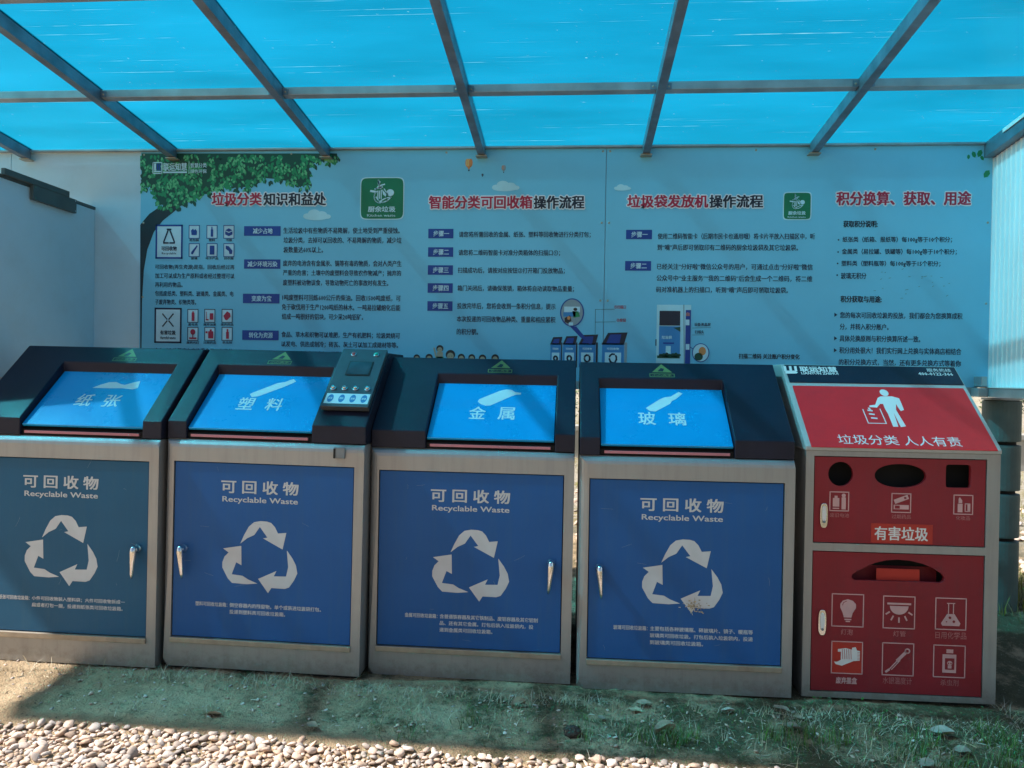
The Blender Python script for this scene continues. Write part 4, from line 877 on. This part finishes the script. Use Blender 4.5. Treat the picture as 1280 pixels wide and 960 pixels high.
# print on the doors
def zt2(x, y): return RF.px(1000+x/5.12, 560+y/5.12)
def icon_box(plane, z, a, b, c, d, parent, draw, cap, capm=REDF, fill=None, bold=.01, name='waste_pictogram', wd=.0045):
    k = Ink(plane, name, [REDW, RED if not fill else fill, WHITE]); p, q = z(a, d), z(c, b)
    if fill: k.rect(*p, *q, 1); k.off = .0011
    k.frame(*p, *q, wd, 0); k.off = .0014
    draw(k, lambda u, v: (p[0]+(q[0]-p[0])*u, p[1]+(q[1]-p[1])*v)); k.end(parent)
    s, x0, x1, y0, y1 = cap; k = Ink(plane, 'caption', capm); k.text(s, *z(x0, y1), *z(x1, y0), bold, 1); k.end(parent)
def i_batt(k, q):
    k.rect(*q(.15,.22), *q(.5,.68), 0); k.rect(*q(.24,.68), *q(.40,.8), 0); k.rect(*q(.15,.1), *q(.5,.16), 0); k.rect(*q(.62,.08), *q(.85,.72), 0); k.oval(*q(.73,.82), .009, .009, 12, 0)
def i_pill(k, q):
    k.line([q(.25,.60), q(.75,.80)], .020, mi=0); k.line([q(.22,.28), q(.78,.28)], .020, mi=0); k.off += .0005; k.oval(*q(.7,.78), .006, .005, 10, 1); k.rect(*q(.16,.20), *q(.42,.36), 1)
def i_cosm(k, q):
    k.rect(*q(.2,.1), *q(.46,.55), 0); k.poly([q(.24,.58), q(.44,.58), q(.44,.72), q(.3,.9), q(.24,.8)], 0); k.frame(*q(.6,.15), *q(.85,.55), .004, 0); k.rect(*q(.72,.18), *q(.84,.52), 0)
icon_box(RF, zt2, 190, 283, 312, 400, upd, i_batt, ('废旧电池', 190, 314, 418, 442))
icon_box(RF, zt2, 586, 294, 709, 410, upd, i_pill, ('过期药品', 586, 710, 427, 451))
icon_box(RF, zt2, 983, 304, 1106, 422, upd, i_cosm, ('化妆品', 998, 1088, 436, 461))
k = Ink(RF, 'sticker', [REDS, WHITE], .0008); k.rect(*zt2(452, 604), *zt2(850, 492), 0); k.off = .0014; k.text('有害垃圾', *zt2(475, 588), *zt2(820, 508), .02, 3, 1); k.end(upd)
def i_lamp(k, q):
    k.poly([q(.38,.28), q(.62,.28), q(.66,.42), q(.76,.58), q(.76,.7), q(.66,.8), q(.5,.85), q(.34,.8), q(.26,.7), q(.26,.58), q(.34,.42)], 0); k.rect(*q(.4,.20), *q(.62,.24), 0); k.rect(*q(.44,.14), *q(.58,.18), 0)
    k.off += .0005; k.line([q(.33,.66), q(.36,.74), q(.46,.79)], .0025, mi=1)
def i_tube(k, q):
    k.rect(*q(.12,.74), *q(.88,.80), 0); k.poly([q(.2,.7)] + [q(.5+.3*math.cos(t), .7-.27*math.sin(t)) for t in [math.pi-i*math.pi/12 for i in range(1, 12)]] + [q(.8,.7)], 0)
    for a in (-62, -32, 0, 32, 62):
        s_, c_ = math.sin(R(a)), math.cos(R(a)); k.line([q(.5+.36*s_, .66-.34*c_), q(.5+.46*s_, .66-.46*c_)], .007, mi=0)
def i_flask(k, q):
    k.poly([q(.38,.5), q(.62,.5), q(.82,.2), q(.78,.12), q(.22,.12), q(.18,.2)], 0); k.line([q(.42,.52), q(.42,.82)], .004, mi=0); k.line([q(.58,.52), q(.58,.82)], .004, mi=0); k.line([q(.38,.84), q(.62,.84)], .004, mi=0)
    k.off += .0005; k.oval(*q(.47,.38), .006, .006, 10, 1); k.oval(*q(.6,.26), .006, .006, 10, 1); k.oval(*q(.36,.25), .003, .003, 8, 1)
def i_cart(k, q):
    k.poly([q(.08,.36), q(.18,.36), q(.30,.42), q(.30,.68), q(.2,.68), q(.2,.76), q(.45,.80), q(.66,.76), q(.66,.82), q(.78,.84), q(.82,.74), q(.92,.72), q(.92,.42), q(.72,.40), q(.34,.24), q(.14,.28)], 2)
    k.off += .0005
    for i in range(5): k.line([q(.36+i*.07,.46), q(.34+i*.07,.76)], .0022, mi=1)
    for i in range(6): k.line([q(.84,.45+i*.045), q(.93,.45+i*.045)], .0014, mi=1)
def i_therm(k, q):
    k.line([q(.5,.48), q(.78,.76)], .014, mi=0); k.oval(*q(.8,.77), .0125, .0125, 18, 0); k.line([q(.24,.2), q(.50,.48)], .005, mi=0); k.line([q(.30,.18), q(.56,.46)], .004, mi=0); k.line([q(.13,.11), q(.2,.16)], .010, mi=0)
    k.off += .0005; k.oval(*q(.8,.77), .006, .006, 12, 1)
def i_poison(k, q):
    k.rect(*q(.28,.14), *q(.72,.72), 0); k.rect(*q(.4,.76), *q(.62,.88), 0); k.off += .0005; k.rect(*q(.36,.24), *q(.66,.6), 1); k.off += .0005; k.oval(*q(.51,.45), .0115, .010, 16, 0); k.rect(*q(.45,.28), *q(.57,.38), 0); k.off += .0005; k.oval(*q(.47,.44), .003, .003, 8, 1); k.oval(*q(.55,.44), .003, .003, 8, 1)
icon_box(RF, zr, 124, 270, 326, 466, lod, i_lamp, ('灯泡', 182, 258, 487, 522))
icon_box(RF, zr, 448, 284, 650, 478, lod, i_tube, ('灯管', 512, 592, 500, 532))
icon_box(RF, zr, 778, 296, 974, 486, lod, i_flask, ('日用化学品', 778, 974, 508, 545))
icon_box(RF, zr, 121, 570, 319, 762, lod, i_cart, ('废弃墨盒', 150, 284, 792, 830), REDW, REDS, .03)
icon_box(RF, zr, 442, 580, 642, 774, lod, i_therm, ('水银温度计', 446, 630, 795, 830))
icon_box(RF, zr, 765, 594, 967, 786, lod, i_poison, ('杀虫剂', 810, 924, 808, 842))
def latch(z, a, b, c, d, par):
    p, q = z(a, d), z(c, b); cx, cz, rx, rz_ = (p[0]+q[0])/2, (p[1]+q[1])/2, (q[0]-p[0])/2, (q[1]-p[1])/2
    bm = bmesh.new(); prism(bm, oval(cx, cz, rx, rz_, 28, 3.2), lambda u, v, k: (u, .0028-.009*k, v), .002); l = fin('latch', bm, CHROME, par)
    bm = bmesh.new(); prism(bm, oval(cx, cz+rz_*.15, rx*.55, rz_*.62, 20, 3), lambda u, v, k: (u, -.0065-.003*k, v), .001); fin('latch_lever', bm, WHITE, l)
    bm = bmesh.new(); lathe(bm, (cx, -.0064, cz-rz_*.5), (0, -1, 0), [(.006, 0), (.006, .005)], 14); fin('lock_cylinder', bm, FRAME, l)
latch(zt2, 124, 352, 176, 508, upd); latch(zr, 35, 362, 88, 522, lod)

# ------------------------------------------------------------------ small plants and litter
def blades(name, spots, n, h, m, wd=.003, spread=.03, lean=.5, curl=1.):
    V_, F_ = [], []
    for (cx, cy, k_) in spots:
        for _ in range(int(n*k_)):
            x, y = cx+random.gauss(0, spread), cy+random.gauss(0, spread*.7)
            if y > 3.40 and -2.8 < x < 1.9 and y < 4.3: continue
            z = gz(x, y)+bumps(x, y)-.002; a = random.uniform(0, 6.283); l = random.uniform(.45, 1.1)*h; t = random.uniform(.1, 1)*lean
            dx, dy = math.cos(a), math.sin(a); sx_, sy_ = -dy*wd/2, dx*wd/2; b = len(V_)
            for i, f in enumerate((0, .4, .75, 1)):
                o_ = l*t*f**1.6*curl; zz = z+l*f*(1-.35*t*f); w_ = 1-f*.95
                V_.append((x+dx*o_+sx_*w_, y+dy*o_+sy_*w_, zz)); V_.append((x+dx*o_-sx_*w_, y+dy*o_-sy_*w_, zz))
            for i in range(3): F_.append((b+2*i, b+2*i+1, b+2*i+3, b+2*i+2))
    me = bpy.data.meshes.new(name); me.from_pydata(V_, [], F_); o = link(name, me, m); return tag(o, kind='stuff')
def G(px, py):
    d = fw + RT*((px-640)/FPX) - UP*((py-480)/FPX); t = (.03-CAM.z)/d.z; p = CAM+d*t; return p.x, p.y
tufts = [(*G(850, 922), 1.6), (*G(835, 928), 1), (*G(800, 920), .7), (*G(735, 918), .5), (*G(1160, 925), 1.3), (*G(1135, 935), 1.2), (*G(965, 918), .8), (*G(1250, 920), 1.5), (*G(1265, 938), 1.6), (*G(1225, 905), .7), (*G(1045, 925), .7), (*G(1010, 915), .7), (*G(505, 920), .4), (*G(1075, 895), .6), (*G(590, 905), .4), (*G(990, 930), .8), (*G(1190, 950), 1.2), (*G(1262, 955), 1.4)]
o = blades('green_grass', tufts, 60, .080, GRASS, .0042, .042, .9); o['label'] = 'tufts of short green grass in front of the glass bin and red bin'
sp = [(random.uniform(-2.6, 2.4), 3.37+random.gauss(0, .02), random.uniform(.3, 1.2)) for _ in range(110)] + [(random.uniform(-1.9, 2.3), random.uniform(3.0, 3.4), random.uniform(.1, .6)) for _ in range(150)] + [(random.uniform(.8, 2.4), random.uniform(2.85, 3.4), random.uniform(.4, 1.1)) for _ in range(70)] + [(*G(1245, 880), 3), (*G(1260, 890), 3), (*G(455, 850), 2), (*G(440, 870), 2), (*G(480, 860), 2)]
o = blades('dry_grass', sp, 20, .055, STRAW, .0026, .045, 1.5, 1.6); o['label'] = 'thin dry grass and straw along the foot of the bins'
sp = [(random.uniform(-.8, 2.5), random.uniform(2.95, 3.38), random.uniform(.3, 1)) for _ in range(170)]
o = blades('low_turf', sp, 18, .026, GRASS, .0030, .05, 1.2)
sp = [(random.uniform(1.95, 3.4), random.uniform(4.75, 5.3), 1) for _ in range(90)] + [(random.uniform(-4, 6), random.uniform(7.2, 14), 1.2) for _ in range(240)]
o = blades('verge_grass', sp, 22, .13, mat('yellow_green_grass', (.22,.22,.06), .7, 0, .2, 20, rnd=.4), .007, .16, .7)
# weeds: little round leaves
V_, F_ = [], []
for cx, cy, n_ in [(*G(1045, 872), 14), (*G(1075, 884), 8), (*G(1105, 888), 10), (*G(1160, 888), 6), (*G(1012, 878), 8), (*G(1185, 890), 8), (*G(1230, 886), 6), (*G(1075, 905), 8), (*G(1010, 868), 6), (*G(985, 885), 5), (*G(80, 822), 14), (*G(1130, 905), 6)]:
    for _ in range(n_):
        x, y = cx+random.gauss(0, .03), min(cy+random.gauss(0, .02), 3.5); z = gz(x, y)+random.uniform(.006, .04); a = random.uniform(0, 6.3); r = random.uniform(.005, .011); b = len(V_); t = random.uniform(-.6, .6)
        for u, v in ((0, 0), (.5, .45), (1.1, .4), (1.4, 0), (1.1, -.4), (.5, -.45)):
            V_.append((x+r*(u*math.cos(a)-v*math.sin(a)), y+r*(u*math.sin(a)+v*math.cos(a)), z+r*u*t+abs(v)*r*.4))
        F_.append((b, b+1, b+2, b+3)); F_.append((b, b+3, b+4, b+5))
me = bpy.data.meshes.new('weed_leaves'); me.from_pydata(V_, [], F_); tag(link('weed_leaves', me, WEED), 'small green weeds sprouting at the foot of the red bin', kind='stuff')
# fallen leaves: each one a curled blade
def leaf(px, py, s, a, curl, lab, m=DRYL):
    x, y = G(px, py); y = min(y, 3.42); N_ = 7; V_, F_ = [], []
    for i in range(N_):
        t = i/(N_-1); wv = .42*math.sin(math.pi*(t*.93+.05))**.8*(1-.25*t)
        for v in (-1, -.5, 0, .5, 1):
            V_.append(((t-.5)*s, v*wv*s*.9, (curl*.28*(v*v)+.16*math.sin(t*3.1)*curl - .05*(v == 0))*s + .03*s*math.sin(7*t+3*v)))
    for i in range(N_-1):
        for j in range(4): F_.append((i*5+j, i*5+j+1, i*5+j+6, i*5+j+5))
    me = bpy.data.meshes.new('dry_leaf'); me.from_pydata(V_, [], F_); me.materials.append(m)
    for p in me.polygons: p.use_smooth = True
    o = bpy.data.objects.new('dry_leaf', me); COL.objects.link(o); o.location = (x, y, gz(x, y)+bumps(x, y)+.010); o.rotation_euler = (random.gauss(0, .15), random.gauss(0, .12), a); tag(o, lab, 'leaf', 'fallen dry leaves on the soil')
leaf(832, 913, .085, .2, 1, 'pale curled dry leaf beside the grass tuft before the glass bin')
leaf(795, 888, .060, -.3, .3, 'flat oval dry leaf in front of the glass bin door edge')
leaf(805, 880, .070, .15, .4, 'broad dry leaf close to the foot of the glass bin')
leaf(648, 882, .070, .6, .8, 'greenish dry leaf lying by the foot of the metal bin')
leaf(910, 888, .055, .05, .5, 'small round pale leaf below the right side of the glass bin')
leaf(1178, 915, .090, -.15, .5, 'long pale dry leaf on the grass in front of the red bin')
leaf(1203, 936, .065, -.05, .7, 'short curled pale leaf, nearest the camera before the red bin')
leaf(990, 909, .065, -.1, .6, 'thin dry leaf on the soil below the gap before the red bin')
leaf(1000, 894, .060, .1, .3, 'narrow straw coloured leaf just below the left corner of the red bin')
leaf(974, 878, .075, -.7, .2, 'square edged bark like leaf by the corner between glass bin and red bin')
leaf(266, 898, .065, .1, .3, 'pale bluish flat leaf on the bare soil before the plastic bin')
leaf(390, 912, .050, -.2, .4, 'small leaf at the gravel edge before the plastic bin')
leaf(752, 896, .035, .3, .4, 'tiny pale leaf left of the oval leaf before the glass bin')
leaf(1160, 950, .075, .5, .4, 'pale leaf at the bottom edge of the picture before the red bin')
# dark clod
bm = bmesh.new(); bmesh.ops.create_icosphere(bm, subdivisions=3, radius=.034)
for v in bm.verts:
    d = v.co.normalized(); v.co = d*.034*(1+.25*noise.noise(d*3)+.16*noise.noise(d*8)); v.co.z *= .75
x, y = G(716, 917); o = fin('dirt_clod', bm, CLOD, None, (x, y, gz(x, y)+.012)); tag(o, 'round dark brown clod of dirt on the soil before the metal bin', 'dirt clod')
# scattered twigs and crumbs
V_, F_ = [], []
for _ in range(420):
    x, y = random.uniform(-2.6, 2.4), random.uniform(2.98, 3.42); z = gz(x, y)+bumps(x, y)+.002; a = random.uniform(0, 6.3); l = random.uniform(.01, .06)*(1 if x > .5 else .6); b = len(V_); w_ = random.uniform(.0008, .0018)
    dx, dy = math.cos(a), math.sin(a); k_ = random.gauss(0, .3)
    for f in (0, .5, 1):
        ox, oy = x+dx*l*f-dy*l*k_*f*f, y+dy*l*f+dx*l*k_*f*f
        V_ += [(ox-dy*w_, oy+dx*w_, z+.002+.006*math.sin(f*3)*abs(k_)), (ox+dy*w_, oy-dx*w_, z+.0015)]
    F_ += [(b, b+1, b+3, b+2), (b+2, b+3, b+5, b+4)]
me = bpy.data.meshes.new('twigs'); me.from_pydata(V_, [], F_); tag(link('twigs', me, STRAW), 'scattered bits of straw and twig on the soil', kind='stuff')

# ------------------------------------------------------------------ beyond the wall
def bush(x, y, rx, h, n, lab, seed):
    rr = random.Random(seed); z0 = gz(x, y); b = empty('bush', (x, y, z0), lab, 'bush', 0, 'bushes beyond the wall')
    bm = bmesh.new()
    for i in range(5):
        a = rr.uniform(0, 6.3); tube(bm, [(0, 0, -.1), (.2*math.cos(a)*rx, .2*math.sin(a)*rx, h*.35), (.45*math.cos(a)*rx, .45*math.sin(a)*rx, h*.75)], [.04, .03, .012], 6)
    fin('stem', bm, BARK, b)
    V_, F_ = [], []
    cl_ = [(rr.uniform(-.7, .7)*rx, rr.uniform(-.6, .6)*rx, rr.uniform(.3, .85)*h, rr.uniform(.25, .5)) for _ in range(14)]
    for _ in range(n):
        cx, cy, cz, cr = rr.choice(cl_); d = Vector((rr.gauss(0, 1), rr.gauss(0, 1), rr.gauss(0, 1))).normalized()*cr*rx*rr.uniform(.6, 1.05)
        p = Vector((cx, cy, cz))+Vector((d.x, d.y, d.z*h/rx*.7)); p.z = max(.05, p.z)
        u = Vector((rr.gauss(0, 1), rr.gauss(0, 1), rr.gauss(0, 1))).normalized(); v = u.orthogonal().normalized(); s_ = rr.uniform(.04, .08); k = len(V_)
        V_ += [p, p+u*s_*.5+v*s_*.3, p+u*s_, p+u*s_*.5-v*s_*.3]; F_.append((k, k+1, k+2, k+3))
    me = bpy.data.meshes.new('foliage'); me.from_pydata(V_, [], F_); link('foliage', me, BUSH, b)
bush(7.6, 12.6, 1.3, 2.0, 4200, 'olive green bush seen past the green post at the right edge', 1)
bush(10.2, 13.4, 1.4, 2.2, 3000, 'farther bush beyond the side wall, right of the green post', 2)
bush(.6, 16.0, 1.4, 1.9, 2600, 'bush glimpsed through the gap between the metal bin and glass bin', 3)
lw = empty('low_wall', (4.5, 11.2, gz(4.5, 11.2)), 'long low pale concrete kerb wall in front of the bushes', 'wall')
for i in range(12): boxo('wall_block', (-9.5+i*1.5, -.1, -.2), (-8.02+i*1.5, .12, .42), CONC, lw, .01)
boxo('coping', (-9.55, -.14, .422), (8.5, .16, .50), CONC, lw, .01)
